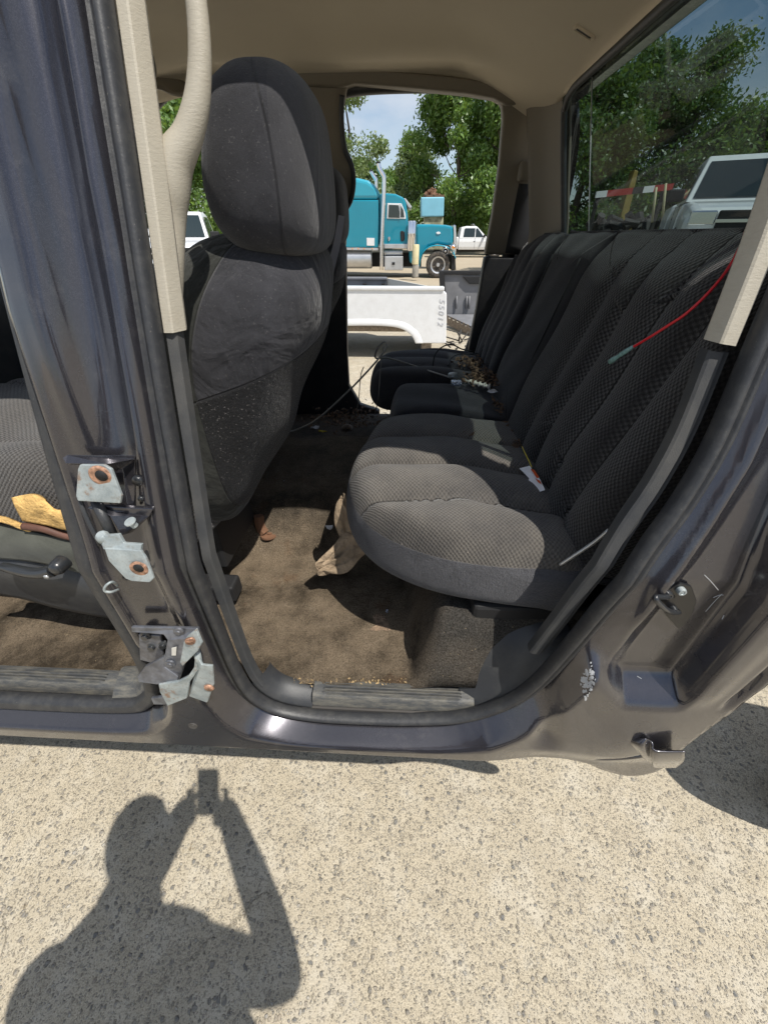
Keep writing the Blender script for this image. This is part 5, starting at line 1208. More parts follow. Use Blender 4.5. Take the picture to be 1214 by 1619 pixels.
# flare around the wheel opening
fl_ = []
for k, (dx, dyy, off_) in enumerate([(0, 0, .0), (0, 0, -.012), (-3, -3, -.018), (-9, -8, -.010), (-12, -11, .002)]):
    row = []
    for x, y, nx, ny in [(455, 542, 1, 0), (470, 524, .8, .6), (500, 516, .3, 1), (548, 515, 0, 1), (600, 515, 0, 1), (632, 519, -.5, .9), (650, 530, -.9, .5), (657, 543, -1, 0)]:
        row.append(PY(x+dx*nx, y+dyy*ny, YB+off_+.0))
    fl_.append(row)
solid(grid('wheel_flare', fl_, MAT['white'], bed, 6, 3), .008, -1)
A = [PY(250, 455, YB), PY(700, 457, YB)]
g = MB(); z0 = A[1].z; g.box((A[0].x, YB-.02, z0-.02), (A[1].x+.02, YB+.10, z0+.03)); bevel(g.build('bed_rail', MAT['white'], bed), .015, 3)
g = MB(); g.box((A[0].x, YB+1.55, z0-.02), (PY(612, 440, YB+1.6).x, YB+1.65, z0+.02)); g.box((A[0].x, YB+1.60, z0-.48), (PY(612, 440, YB+1.6).x, YB+1.64, z0-.02))
bevel(g.build('bed_side', MAT['ggrey'], bed), .01)
xe = A[1].x; xi = PY(612, 440, YB+1.6).x
g = MB(); g.box((A[0].x, YB+.05, z0-.50), (xe-.03, YB+1.6, z0-.46)); g.build('bed_floor', MAT['ggrey'], bed)
g = MB(); g.prism([Vector((xe-.04, YB+.06, z0)), Vector((xi, YB+1.6, z0)), Vector((xi+.03, YB+1.6, z0)), Vector((xe, YB+.06, z0))], (0, 0, -.50)); g.build('bed_end', MAT['galv'], bed)
g = MB(); g.box((A[0].x, YB+.10, z0-.46), (xe-.1, YB+.14, z0-.02)); g.build('bed_liner', MAT['ggrey'], bed)
for x in (576, 606):
    p = PY(x, 439, YB+1.55); g = MB(); g.box((p.x-.03, YB+1.53, z0-.14), (p.x+.03, YB+1.56, z0-.07)); bevel(g.build('tie_down', MAT['black'], bed), .005)
g = MB(); g.tube(cr([tuple(PY(x, y, YB-.002)) for x, y in [(560, 462), (640, 470), (680, 480), (694, 500)]], 5), .003, 6)
g = MB(); tb_ = PY(706, 505, YB)
g.box((A[0].x, YB+.08, .10), (A[0].x+.1, YB+1.5, z0-.5)); g.box((xe-.25, YB+.12, .0), (xe-.10, YB+1.5, z0-.50)); g.build('support_timber', MAT['stone'], bed)
# inner wheel house (dusty tan)
g = MB(); c_ = PY(556, 560, YB+.12); g.lathe((c_.x, YB+.08, c_.z-.05), (0, 1, 0), [(0, .0), (.0, .10)], 8)
g = MB(); g.box((PY(470, 530, YB).x, YB+.10, PY(550, 527, YB).z), (PY(645, 530, YB).x, YB+.45, PY(550, 517, YB).z+.10)); bevel(g.build('wheel_housing', MAT['stone'], bed), .06, 4)
# handwritten number on the bed, vertical
tc = bpy.data.curves.new('written_number', 'FONT'); tc.body = '55012'; tc.size = .115; tc.extrude = .0008; tc.space_character = 1.3; tc.shear = .25
to = bpy.data.objects.new('tmp', tc); C.objects.link(to); dg = bpy.context.evaluated_depsgraph_get(); tm = bpy.data.meshes.new_from_object(to.evaluated_get(dg)); bpy.data.objects.remove(to)
tm.materials.clear(); tm.materials.append(simple('faint_marker', (.50, .51, .54), .6)); to = bpy.data.objects.new('written_number', tm); C.objects.link(to)
to.parent = bed; pt = PY(695, 472, YB-.004); to.location = Vector(pt)-bed.location; to.rotation_euler = (R(90), R(90), 0)
# ---- grey pickup bed to its right
YG = 7.6
gb = empty('pickup_bed', tuple(PY(730, 520, YG+.5))); tag(gb, 'loose dark grey pickup bed showing its open ribbed inside, right of the white bed', 'pickup bed')
pz = [PY(694, 430, YG+1.5), PY(800, 430, YG+1.5), PY(800, 500, YG+1.5), PY(700, 497, YG+1.5)]
g = MB(); g.prism(pz, (0, .06, 0)); o = g.build('bed_side', MAT['ggrey'], gb)
g = MB(); g.prism([PY(694, 428, YG+1.45), PY(800, 428, YG+1.45), PY(800, 434, YG+1.45), PY(694, 434, YG+1.45)], (0, .12, 0)); bevel(g.build('bed_rail', MAT['black'], gb), .01)
g = MB(); g.prism([PY(694, 430, YG+1.4), PY(702, 430, YG+1.4), PY(707, 500, YG+1.4), PY(698, 497, YG+1.4)], (0, .1, 0)); g.build('bed_post', MAT['black'], gb)
g = MB()
for x in (722, 738, 742): g.tube([PY(x, 468, YG+1.47), PY(x-1, 488, YG+1.47)], .018, 8)
for o_ in (g,): o_.build('pressed_rib', MAT['ggrey'], gb, True)
g = MB(); g.prism([PY(731, 437, YG+1.44), PY(800, 437, YG+1.44), PY(800, 449, YG+1.44), PY(742, 449, YG+1.44)], (0, .05, 0)); bevel(g.build('liner_recess', MAT['black'], gb), .01)
g = MB(); a, b, c_, d_ = PY(707, 500, YG+1.4), PY(800, 498, YG+1.4), PY(800, 545, YG-.1), PY(706, 498, YG+1.2)
g.prism([PY(704, 497, YG+1.45), PY(800, 497, YG+1.45), PY(800, 540, YG-.2), PY(745, 516, YG+.6)], (0, 0, -.03)); g.build('bed_floor', MAT['ggrey'], gb)
g = MB()
for k in range(12):
    a = PY(706, 498, YG+1.2).lerp(PY(790, 536, YG-.2), k/12); b = PY(706, 498, YG+1.2).lerp(PY(790, 536, YG-.2), (k+.55)/12)
    g.prism([a, b, b-Vector((0, 0, .06)), a-Vector((0, 0, .06))], (0, .03, 0))
g.prism([PY(706, 502, YG+1.2), PY(790, 541, YG-.2), PY(790, 553, YG-.2), PY(707, 514, YG+1.2)], (0, .05, 0)); g.build('bed_sill', MAT['stone'], gb)
g = MB(); q = PY(740, 520, YG+1.0); g.box((q.x-.2, YG+.2, .0), (q.x+.8, YG+1.3, q.z-.12)); g.build('support_timber', MAT['scrap'], gb)
scp = MB(); q = PY(725, 540, YG); r_ = random.Random(4)
for k in range(14): x = q.x+r_.uniform(-.3, .7); y = YG+r_.uniform(-.6, .1); scp.tube([Vector((x, y, .03)), Vector((x+r_.uniform(-.3, .3), y+r_.uniform(-.2, .2), r_.uniform(.02, .2)))], .012, 6)
o = scp.build('hose_scrap', MAT['scrap'], None, True); tag(o, 'dark tangle of hoses and scrap lying on the ground below the grey bed', 'scrap', kind='stuff')

# ---- pickups : modelled once facing -Y (towards the viewer)... x = length axis, nose at +x
def make_pickup(name, label, mat, loc, rz, sc_=1.):
    r = empty(name, loc); r.rotation_euler = (0, 0, rz); r.scale = (sc_,)*3
    tag(r, label, 'pickup truck')
    def put(o): o.location = (0, 0, 0); return o
    def pm(nm, V, F, m, par=None, smooth=False, bev=0):
        me = bpy.data.meshes.new(nm); me.from_pydata([tuple(v) for v in V], [], F); me.update(); me.materials.append(m)
        if smooth: me.polygons.foreach_set('use_smooth', [True]*len(me.polygons))
        o = bpy.data.objects.new(nm, me); C.objects.link(o); o.parent = par or r
        if bev: bevel(o, bev, 3, 30)
        return o
    W = .98
    # lower body : stations along x with width and profile
    def hull(nm, st, m, bev=.0, par=None):
        """st: (x, half width bottom, half width top, z0, z1)"""
        V = []; F = []
        for x, wb, wt, z0, z1 in st:
            V += [(x, -wb*.96, z0), (x, -wb, z0+(z1-z0)*.25), (x, -wb, z0+(z1-z0)*.7), (x, -wt, z1-.03), (x, -wt+.07, z1), (x, wt-.07, z1), (x, wt, z1-.03), (x, wb, z0+(z1-z0)*.7), (x, wb, z0+(z1-z0)*.25), (x, wb*.96, z0)]
        n = 10
        for i in range(len(st)-1):
            for k in range(n): F.append((i*n+k, i*n+(k+1) % n, (i+1)*n+(k+1) % n, (i+1)*n+k))
        F.append(tuple(range(n))[::-1]); F.append(tuple(range((len(st)-1)*n, len(st)*n)))
        return pm(nm, V, F, m, par, False, bev)
    hull('bonnet', [(.95, .94, .90, .55, 1.22), (1.5, .96, .92, .55, 1.20), (2.1, .97, .90, .55, 1.15), (2.45, .95, .86, .55, 1.08), (2.58, .88, .80, .60, 1.02)], mat, .03)
    hull('cab', [(-1.1, .96, .92, .50, 1.20), (.95, .96, .92, .50, 1.22)], mat, .02)
    hull('bed', [(-3.0, .97, .95, .55, 1.28), (-1.14, .97, .95, .55, 1.28)], mat, .03)
    # greenhouse
    gh_ = [(-1.08, 1.20, .90), (-.98, 1.86, .74), (-.6, 1.93, .70), (.1, 1.92, .70), (.22, 1.86, .72), (.98, 1.22, .90)]
    V = []; 
    for x, z, w2 in gh_: V += [(x, -w2, z), (x, w2, z)]
    V += [(-1.08, -.90, 1.18), (-1.08, .90, 1.18), (.98, -.90, 1.18), (.98, .90, 1.18)]
    F = [(0, 2, 3, 1), (2, 4, 5, 3), (4, 6, 7, 5), (6, 8, 9, 7), (8, 10, 11, 9), (0, 10, 8, 6, 4, 2), (1, 3, 5, 7, 9, 11)]
    pm('roof', V, F, mat, None, False, .03)
    # glass sheets set just proud
    e = .012
    pm('windshield', [(.275+e, -.66, 1.83), (.275+e, .66, 1.83), (.93+e, .80, 1.28), (.93+e, -.80, 1.28)], [(0, 3, 2, 1)], MAT['vglass'])
    for s in (-1, 1):
        def sd(x, z): w2 = np.interp(z, [1.2, 1.86], [.905, .755]); return (x, s*(w2+.006), z)
        def quad(pts, nm='side_window', m=MAT['vglass']): F_ = [tuple(range(len(pts)))] ; return pm(nm, [sd(*p) for p in pts], F_, m)
        quad([(.72, 1.27), (.10, 1.27), (.10, 1.78), (.16, 1.80), (.24, 1.78)]); quad([(.04, 1.27), (-.80, 1.27), (-.74, 1.74), (-.68, 1.80), (.04, 1.80)])
        for x in (1.66, -2.05):
            V = []; F = []
            g = MB(); g.lathe((x, s*.99, .39), (0, -s, 0), [(0, 0), (0, .38), (.02, .46), (.03, .46)], 28); pm('wheel_arch', [v for v in g.v], g.f, MAT['black'])
            g = MB(); g.lathe((x, s*1.0, .39), (0, -s, 0), [(.01, .20), (0, .25), (.01, .37), (.04, .39), (.24, .39), (.24, .2)], 28); wv = pm('wheel', g.v, g.f, MAT['tyre'], None, True)
            g = MB(); g.lathe((x, s*1.0, .39), (0, -s, 0), [(-.0, 0), (.0, .06), (.03, .09), (.02, .17), (.0, .2), (.01, .23)], 20); pm('rim', g.v, g.f, MAT['alu'], wv, True)
            for k in range(6):
                a = k*math.pi/3; g = MB(); g.lathe((x+.14*math.cos(a), s*1.002, .39+.14*math.sin(a)), (0, -s, 0), [(-.006, 0), (-.006, .03), (.03, .03)], 8); pm('rim_hole', g.v, g.f, MAT['black'], wv)
        g = MB(); g.box((.66, s*.95-.01, 1.24), (.78, s*1.20+.01, 1.42) if s > 0 else (.78, s*.95+.01, 1.42)) if s > 0 else g.box((.66, -1.21, 1.24), (.78, -.94, 1.42))
        pm('mirror', g.v, g.f, MAT['black'], None, False, .03)
        g = MB(); y0, y1 = (.56, .90) if s > 0 else (-.90, -.56); g.box((2.44, y0, .86), (2.60, y1, 1.04)); hl_ = pm('headlight', g.v, g.f, MAT['chrome'], None, False, .02)
        g = MB(); g.box((-.02, s*.965-.004, .98), (.10, s*.965+.004, 1.02)); pm('door_handle', g.v, g.f, MAT['black'])
        g = MB(); g.box((.075, s*.962-.003, .55), (.085, s*.962+.003, 1.2)); g.box((.92, s*.962-.003, .55), (.93, s*.962+.003, 1.2)); pm('door_gap', g.v, g.f, MAT['black'])
    g = MB(); g.box((2.50, -.54, .78), (2.61, .54, 1.04)); gr = pm('grille', g.v, g.f, MAT['black'], None, False, .02)
    g = MB(); g.box((2.60, -.56, .89), (2.63, .56, .93)); pm('grille_bar', g.v, g.f, MAT['chrome'], gr)
    g = MB(); g.box((2.45, -.94, .52), (2.72, .94, .74)); pm('bumper', g.v, g.f, mat, None, False, .04)
    g = MB(); g.box((2.3, -.5, .40), (2.66, .5, .53)); pm('skid_plate', g.v, g.f, MAT['black'])
    g = MB(); g.box((-2.9, -.6, .35), (2.4, .6, .56)); pm('underbody', g.v, g.f, MAT['black'])
    return r
def gpos(px, py, Y): p = PY(px, py, Y); return (p.x, p.y, 0)
g1 = gpos(745, 400, 42)
make_pickup('parked_pickup', 'white pickup parked beyond the nose of the semi tractor, seen side on', MAT['white'], (g1[0]-.2, 41, 0), R(0), 1.13)
g2 = gpos(790, 398, 47)
make_pickup('parked_pickup', 'white pickup with its hood raised, farthest right in the far door opening', MAT['white'], (g2[0]+2.8, 46, 0), R(12))
# its raised bonnet
hr_ = C.objects[-1]
p = PY(*c7(796, 890), 44.6); g = MB(); g.prism([p+Vector((0, 0, .35)), p+Vector((.1, 0, .4)), p+Vector((1.0, 0, -.55)), p+Vector((.85, 0, -.6))], (0, 1.5, 0)); o = g.build('open_bonnet', MAT['white'], None); bevel(o, .03); tag(o, 'white hood panel standing open beside the far white pickups', 'hood panel')
# through the windshield side, left
d = ray(322, 360); Yl = 15.; xl = d[0]/d[1]*Yl
make_pickup('parked_pickup', 'white pickup facing the cab, seen left of the front headrest', MAT['white'], (-8.7, 18.0, 0), R(-74), 1.2)
# through the rear window, raised on a trailer
tr = empty('flatbed_trailer', (5.9, 10.4, 0)); tag(tr, 'dark flatbed trailer carrying the white pickup behind the rear window', 'trailer')
def tbox(nm, a, b, m=MAT['scrap'], bev=.0): g = MB(); g.box(a, b); o = g.build(nm, m, tr); 
tbox('deck', (4.0, 8.0, .72), (8.0, 14.6, .86))
for x in (4.0, 7.8): tbox('side_rail', (x, 8.0, .60), (x+.2, 14.6, .72))
for y in (9.6, 10.8, 12.): 
    g = MB(); g.lathe((4.05, y, .36), (1, 0, 0), [(0, 0), (0, .2), (.02, .36), (.28, .36), (.3, .2)], 24); g.build('wheel', MAT['tyre'], tr, True, autos=40)
    g = MB(); g.lathe((7.95, y, .36), (-1, 0, 0), [(0, 0), (0, .2), (.02, .36), (.28, .36), (.3, .2)], 24); g.build('wheel', MAT['tyre'], tr, True, autos=40)
make_pickup('parked_pickup', 'white pickup raised on the trailer, seen close through the tinted rear window', MAT['white'], (6.25, 9.75, .86), R(-114), 1.0)
# red and white striped barrier bar
Yr = 16.
bb_ = empty('striped_barrier', tuple(PY(985, 330, Yr))); bb_.location.z = 0; tag(bb_, 'red and white striped barrier bar seen through the rear window left of the raised pickup', 'barrier')
xs_ = [941, 958, 998, 1015, 1032, 1062]
for k in range(5):
    a, b = PY(xs_[k], 313-(xs_[k]-941)*.105, Yr), PY(xs_[k+1], 313-(xs_[k+1]-941)*.105, Yr+.0)
    g = MB(); g.prism([a, b, b+Vector((0, 0, .16)), a+Vector((0, 0, .16))], (0, .08, 0)); g.build('stripe', MAT['redtape'] if k in (1, 4) else (MAT['white'] if k in (0, 3) else MAT['scrap']), bb_)
for x in (945, 1050): a = PY(x, 313-(x-941)*.105, Yr+.1); g = MB(); g.box((a.x-.05, a.y, 0), (a.x+.05, a.y+.1, a.z+.15)); g.build('post', MAT['scrap'], bb_)
# dark scrap load + yellow machine behind the barrier
r_ = random.Random(21); g = MB(); a = PY(1000, 345, Yr+1.5)
for k in range(90):
    c_ = Vector((a.x+r_.uniform(-1.0, 1.6), a.y+r_.uniform(0, 1.5), r_.uniform(.3, 2.15))); s = r_.uniform(.1, .35)
    g.lathe(c_, (r_.uniform(-1, 1), r_.uniform(-1, 1), r_.uniform(-1, 1)), [(-s, 0), (-s, s*.4), (s, s*.5), (s, 0)], 6)
o = g.build('scrap_heap', MAT['scrap'], None); tag(o, 'heap of dark scrap metal behind the striped barrier', 'scrap heap', kind='stuff')
ym = empty('excavator_arm', tuple(PY(985, 345, 22))); ym.location.z = 0; tag(ym, 'yellow machine arm reaching up behind the striped barrier', 'excavator arm')
g = MB(); P_ = [PY(978, 352, 22), PY(992, 300, 22), PY(1003, 268, 22), PY(1009, 270, 22), PY(1000, 310, 22), PY(990, 352, 22)]; g.prism(P_, (0, .4, 0)); bevel(g.build('arm', MAT['yelmach'], ym), .03)
b0 = PY(984, 352, 22); g = MB(); g.box((b0.x-.8, 22, 0), (b0.x+.8, 24, b0.z+.05)); bevel(g.build('base', MAT['yelmach'], ym), .05)
g = MB(); g.tube([PY(1030, 352, 14), PY(1037, 296, 14)], .03, 8); o = g.build('marker_stake', MAT['yellowpost'], None, True); tag(o, 'thin yellow stake left of two, by the mirror of the raised pickup', 'stake', 'thin yellow stakes'); 
g = MB(); g.tube([PY(1046, 352, 14), PY(1052, 290, 14)], .03, 8); o = g.build('marker_stake', MAT['yellowpost'], None, True); tag(o, 'thin yellow stake right of two, touching the mirror of the raised pickup', 'stake', 'thin yellow stakes')

# ---- trees
def tree(name, label, cat, base, hgt, wid, clumps, nleaf, lsize, leafmat, seed, trunk_r=.2, low=.18, shape=.5, dens=1.):
    r_ = np.random.RandomState(seed); root = empty(name, base); tag(root, label, cat, 'trees round the yard')
    b = Vector(base); g = MB()
    top = b+Vector((r_.uniform(-.3, .3), 0, hgt*.9)); tp = [b+(top-b)*t+Vector((r_.normal()*.08*hgt*.1, r_.normal()*.02*hgt, 0)) for t in np.linspace(0, 1, 8)]
    g.tube(tp, [trunk_r*(1-.85*t) for t in np.linspace(0, 1, 8)], 8)
    cl = []
    for k in range(clumps):
        t = low+(1-low)*r_.rand()**.85; ang = r_.rand()*6.283
        prof_ = math.sin(math.pi*min(1, (t-low*.6)/(1-low*.6))**shape)**.7
        rr = wid*prof_*math.sqrt(r_.rand())*.9
        c_ = b+Vector((math.cos(ang)*rr, math.sin(ang)*rr, hgt*t)); s = wid*r_.uniform(.16, .34)
        cl.append((c_, s)); 
        if k % 2 == 0:
            j = int(min(6, t*7)); g.tube([tp[j], (tp[j]+c_)/2+Vector((0, 0, -.05*wid)), c_], [trunk_r*.28*(1-t*.6), trunk_r*.16, trunk_r*.05], 5)
    g.build('trunk', MAT['bark'], root, True)
    lsize *= .62; n = int(nleaf*1.9); ci = r_.randint(0, clumps, n)
    Cc = np.array([list(c[0]) for c in cl])[ci]; S_ = np.array([c[1] for c in cl])[ci]
    d_ = r_.normal(size=(n, 3)); d_ /= np.linalg.norm(d_, axis=1)[:, None]
    rad_ = (r_.rand(n)**.45)[:, None]*S_[:, None]*np.array([1, 1, .75])
    Pp = Cc+d_*rad_+r_.normal(size=(n, 3))*S_[:, None]*.14
    e1 = r_.normal(size=(n, 3)); e1 /= np.linalg.norm(e1, axis=1)[:, None]; q = r_.normal(size=(n, 3)); e2 = np.cross(e1, q); e2 /= np.linalg.norm(e2, axis=1)[:, None]
    L = (lsize*r_.uniform(.6, 1.3, n))[:, None]
    V = np.stack([Pp-e1*L, Pp-e2*L*.45, Pp+e1*L, Pp+e2*L*.45], 1).reshape(-1, 3)
    V = V-np.array(b); F = np.arange(4*n).reshape(-1, 4)
    me = bpy.data.meshes.new('crown'); me.vertices.add(4*n); me.vertices.foreach_set('co', V.ravel()); me.loops.add(4*n); me.loops.foreach_set('vertex_index', F.ravel()); me.polygons.add(n); me.polygons.foreach_set('loop_start', np.arange(0, 4*n, 4)); me.update(calc_edges=True); me.materials.append(leafmat)
    o = bpy.data.objects.new('crown', me); C.objects.link(o); o.parent = root
    return root
def tpos(px, Y): d = ray(px, 370); return (d[0]/d[1]*Y, Y, 0)
def hgt_at(px, py, Y): return PY(px, py, Y).z
T = [ # px, top py, Y, width, clumps, leaves, size, mat, label
 (715, 40, 50, 5.2, 60, 17000, .30, 'leaf_a', 'tall bright green poplar, left one of the pair above the semi hood', .10),
 (778, 55, 47, 4.6, 55, 15000, .30, 'leaf_a', 'tall green poplar beside the right edge of the far door opening', .08),
 (652, 225, 56, 4.6, 34, 9000, .32, 'leaf_b', 'lower pale grey-green tree behind the cab of the semi tractor', .08),
 (556, 130, 38, 3.6, 26, 5200, .22, 'leaf_b', 'thin pale tree at the left edge of the far door opening', .1),
 (572, 258, 60, 5.0, 30, 8000, .35, 'leaf_c', 'small dark tree low between the thin pale tree and the semi roof', .04),
 (622, 278, 66, 6.0, 30, 8000, .35, 'leaf_a', 'low green tree behind the twin exhaust stacks', .03),
 (740, 240, 58, 6.0, 36, 9000, .36, 'leaf_a', 'broad low tree filling under the two tall poplars', .03),
 (300, 150, 38, 6.5, 50, 13000, .32, 'leaf_a', 'green tree seen through the grab handle opening beyond the white pickup', .05),
 (225, 120, 44, 7.5, 40, 9000, .36, 'leaf_c', 'dark tree at the far left edge behind the driver door pillar', .05),
 (385, 200, 55, 8., 40, 9000, .36, 'leaf_c', 'dark tree hidden mostly by the front headrest', .04),
 (905, 130, 24, 3.6, 44, 12000, .17, 'leaf_c', 'dark tree nearest the left edge of the tinted rear window', .03),
 (962, 95, 26, 3.8, 50, 14000, .17, 'leaf_c', 'tall dark tree behind the yellow machine arm', .03),
 (1035, 75, 27, 3.6, 52, 15000, .17, 'leaf_c', 'tallest tree in the middle of the tinted rear window', .03),
 (1105, 185, 25, 3.8, 46, 13000, .17, 'leaf_a', 'lighter green tree just left of the roof of the raised pickup', .03),
 (1205, 100, 24, 3.4, 50, 14000, .17, 'leaf_a', 'tall tree rising behind the raised pickup at the right edge', .03),
 (1300, 60, 22, 3.6, 46, 12000, .17, 'leaf_c', 'dark tree past the right edge of the rear window', .03)]
for i, (px, py, Y, wd, cl_, nl, ls, mt, lb, lo_) in enumerate(T):
    b = tpos(px, Y); tree('tree', lb, 'tree', b, hgt_at(px, py, Y), wd, cl_, nl, ls, MAT[mt], 100+i, .18+wd*.03, lo_, .7)
# ================================================================== PHOTOGRAPHER (behind the camera; throws the shadow on the concrete)
def skin_obj(name, nodes, edges, mat, parent=None, sub=2, origin=None):
    me = bpy.data.meshes.new(name); V = [Vector(n[0]) for n in nodes]
    loc = Vector((0, 0, 0))
    if parent is None: loc = Vector(origin)
    else: loc = root_off(parent)
    me.from_pydata([tuple(v-loc) for v in V], edges, []); me.update()
    o = bpy.data.objects.new(name, me); C.objects.link(o)
    if parent is None: o.location = loc
    else: o.parent = parent
    m = o.modifiers.new('skin', 'SKIN'); m.use_smooth_shade = True
    for i, n in enumerate(nodes):
        r = n[1]; r = (r, r) if not hasattr(r, '__len__') else r
        me.skin_vertices[0].data[i].radius = r; me.skin_vertices[0].data[i].use_root = (i == 0)
    s = o.modifiers.new('sub', 'SUBSURF'); s.levels = sub; s.render_levels = sub
    me.materials.append(mat); return o
px0, py0 = -.09, -.44
N = [((px0+.09, py0-.03, .94), (.17, .14)), ((px0+.11, py0-.02, 1.05), (.23, .15)), ((px0+.10, py0-.01, 1.16), (.235, .135)), ((px0+.03, py0+.05, 1.28), (.20, .105)), ((px0-.065, py0+.11, 1.375), (.08, .08)), ((px0-.06, py0+.19, 1.47), (.070, .07)),
     ((px0-.27, py0+.03, 1.27), .090), ((-.41, -.35, 1.09), .065), ((-.17, -.185, 1.33), .060), ((-.055, -.052, 1.49), .036),
     ((px0+.15, py0+.09, 1.35), .072), ((.235, -.31, 1.12), .060), ((.125, -.15, 1.33), .050), ((.052, -.045, 1.485), .034),
     ((px0-.08, py0-.03, .86), .10), ((px0-.09, py0, .48), .062), ((px0-.10, py0-.04, .10), .045), ((px0-.11, py0+.08, .035), .042),
     ((px0+.22, py0-.03, .86), .10), ((px0+.22, py0, .48), .062), ((px0+.23, py0-.04, .10), .045), ((px0+.24, py0+.08, .035), .042)]
E_ = [(0, 1), (1, 2), (2, 3), (3, 4), (4, 5), (3, 6), (6, 7), (7, 8), (8, 9), (3, 10), (10, 11), (11, 12), (12, 13), (0, 14), (14, 15), (15, 16), (16, 17), (0, 18), (18, 19), (19, 20), (20, 21)]
person = skin_obj('person', N, E_, MAT['shirt'], None, 2, (px0, py0, 0)); tag(person, 'person in dark clothes standing with both arms raised holding up a phone', 'person')
# head
hc = Vector((px0-.040, py0+.240, 1.60))
hp_ = [(-.125, .0, .045), (-.115, .01, .058), (-.08, .02, .070), (-.04, .01, .078), (.0, .0, .082), (.05, -.004, .080), (.085, -.006, .062), (.108, -.008, .03), (.114, -.008, .0)]
V = []; F = []; n = 28
for z, yo, r in cr(hp_, 3):
    for k in range(n):
        a = 2*math.pi*k/n; c_, s_ = math.cos(a), math.sin(a); fwd = max(0, s_)
        y = yo+r*s_*1.18; x = r*c_*.92
        if fwd > .96 and -.055 < z < .015: y += .018*(1-abs(z+.02)/.035 if abs(z+.02) < .035 else 0)
        if .35 < fwd and abs(abs(x)-.030) < .014 and abs(z-.008) < .012: y -= .006
        V.append((hc.x+x, hc.y+y, hc.z+z))
m = len(V)//n
for i in range(m-1):
    for k in range(n): F.append((i*n+k, i*n+(k+1) % n, (i+1)*n+(k+1) % n, (i+1)*n+k))
head = mesh('head', V, F, MAT['skin'], person, True)
for s in (-1, 1):
    g = MB(); g.lathe((hc.x+s*.074, hc.y-.005, hc.z-.005), (s, -.3, 0), [(0, .012), (.004, .026), (.010, .028), (.012, .016)], 14); g.build('ear', MAT['skin'], head, True)
    g = MB(); g.lathe((hc.x+s*.030, hc.y+.083, hc.z+.008), (0, 1, 0), [(-.012, .0), (-.006, .011), (.0, .008), (.003, 0)], 14); g.build('eye', MAT['whiteplastic'], head, True)
g = MB(); g.tube([(hc.x-.022, hc.y+.083, hc.z-.062), (hc.x, hc.y+.090, hc.z-.060), (hc.x+.022, hc.y+.083, hc.z-.062)], .005, 8); g.build('mouth', simple('lips', (.35, .14, .12), .5), head, True)
V = []; F = []
for i in range(9):
    t = i/8; z = .015+.108*math.sin(t*math.pi/2); r = .092*math.cos(t*math.pi/2*.98)
    for k in range(n):
        a = 2*math.pi*k/n; s_ = math.sin(a); zz_ = z+(.03*max(0, s_)-.05*max(0, -s_))*(1-t); V.append((hc.x+r*math.cos(a), hc.y-.008+r*s_*1.15, hc.z+zz_))
for i in range(8):
    for k in range(n): F.append((i*n+k, i*n+(k+1) % n, (i+1)*n+(k+1) % n, (i+1)*n+k))
F.append(tuple(range(8*n, 9*n))); mesh('hair', V, F, MAT['hair'], person, True)
# jeans over the legs
J = [((px0+.08, py0-.03, .95), (.185, .15)), ((px0-.08, py0-.03, .84), .115), ((px0-.09, py0, .48), .078), ((px0-.10, py0-.04, .12), .064), ((px0+.22, py0-.03, .84), .115), ((px0+.22, py0, .48), .078), ((px0+.23, py0-.04, .12), .064)]
skin_obj('trousers', J, [(0, 1), (1, 2), (2, 3), (0, 4), (4, 5), (5, 6)], MAT['jeans'], person, 2)
for s, X_ in ((-1, px0-.105), (1, px0+.235)):
    g = MB(); g.box((X_-.048, py0-.07, 0.006), (X_+.048, py0+.20, .075)); bevel(g.build('shoe', MAT['blackgloss'], person), .03, 4)
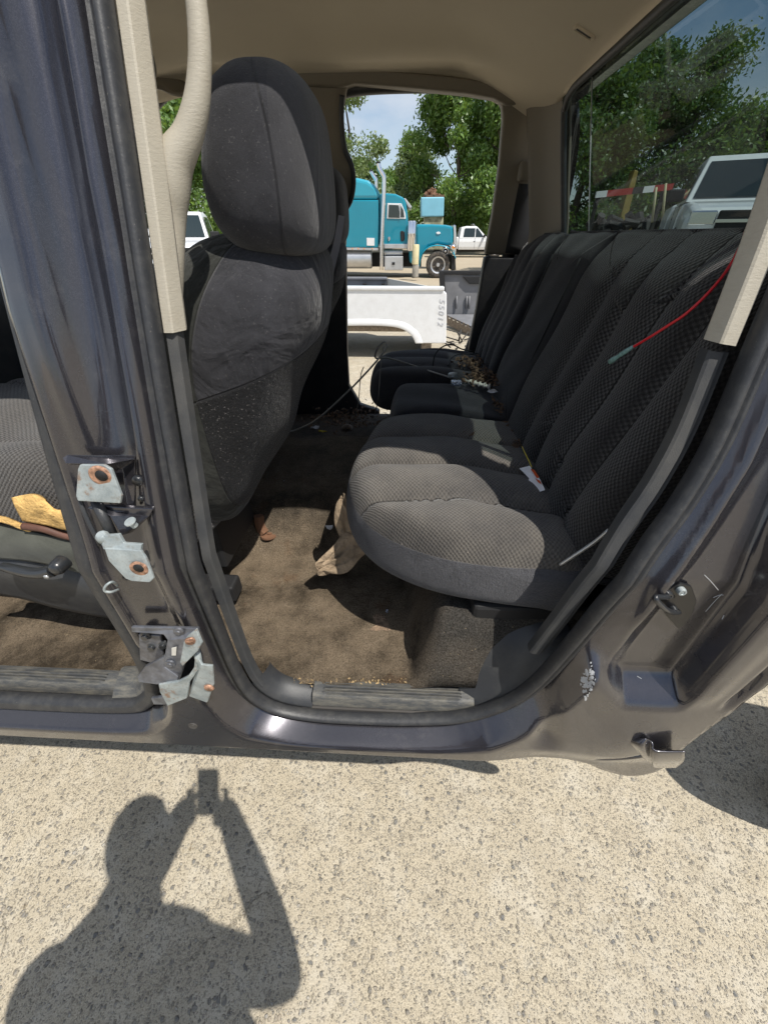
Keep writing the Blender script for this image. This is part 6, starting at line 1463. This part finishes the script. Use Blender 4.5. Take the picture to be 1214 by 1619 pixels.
# phone : a slab just behind the lens
fw, rt, dn = Vector(FW), Vector(RT), Vector(DN); o0 = Vector(CAM)-fw*.006
ph = empty('phone', tuple(o0)); tag(ph, 'black phone held upright by the standing person in both hands', 'phone')
def slab(name, u0, u1, v0, v1, w0, w1, mat, parent, bv):
    g = MB(); P = []
    for w_ in (w0, w1):
        for u, v in ((u0, v0), (u1, v0), (u1, v1), (u0, v1)): P.append(o0+rt*u+dn*v+fw*w_)
    g.add(P, [(0, 3, 2, 1), (4, 5, 6, 7), (0, 1, 5, 4), (1, 2, 6, 5), (2, 3, 7, 6), (3, 0, 4, 7)]); o = g.build(name, mat, parent); bevel(o, bv, 3); return o
slab('phone_body', -.022, .056, -.012, .146, -.009, 0, MAT['blackgloss'], ph, .004)
slab('screen', -.019, .053, -.009, .143, -.0105, -.0092, MAT['vglass'], ph, .0003)
# hands : palm + five fingers each, closed round the phone's long edges
def hand(side):
    u = -.020 if side < 0 else .058; sg = side
    palm = o0+rt*(u+sg*.018)+dn*.105-fw*.022
    wr = Vector((-.055, -.035, 1.52)) if side < 0 else Vector((.045, -.03, 1.50))
    wr = palm+dn*.045-fw*.035
    nodes = [(palm, (.032, .020)), (palm+dn*.030-fw*.015, (.030, .022)), (wr, .027)]; ed = [(0, 1), (1, 2)]
    hnd = skin_obj('hand', nodes, ed, MAT['skin'], person, 2)
    for k, (dv, ln) in enumerate([(.060, .95), (.078, 1.05), (.096, 1.0), (.113, .82)]):
        b = o0+rt*(u+sg*.030)+dn*dv-fw*.012
        P = [b, o0+rt*(u+sg*.022)+dn*(dv-.004)+fw*.004*0-fw*.002, o0+rt*(u+sg*.010)+dn*(dv-.006)-fw*.001, o0+rt*(u-sg*.002*ln)+dn*(dv-.007)-fw*.0125, ]
        P = [palm+(b-palm)*.5, b, o0+rt*(u+sg*.016)+dn*dv-fw*.004, o0+rt*(u+sg*.009)+dn*(dv-.002)-fw*.004]
        skin_obj('finger', [(P[0], .0095), (P[1], .009), (P[2], .008), (P[3], .0068)], [(0, 1), (1, 2), (2, 3)], MAT['skin'], hnd, 1)
    tb_ = [palm-fw*.004, palm-dn*.012-fw*.012-rt*sg*.012, o0+rt*(u+sg*.004)+dn*.075-fw*.024, o0+rt*(u-sg*.016)+dn*.058-fw*.020]
    skin_obj('thumb', [(tb_[0], .012), (tb_[1], .011), (tb_[2], .010), (tb_[3], .008)], [(0, 1), (1, 2), (2, 3)], MAT['skin'], hnd, 1)
hand(-1); hand(1)
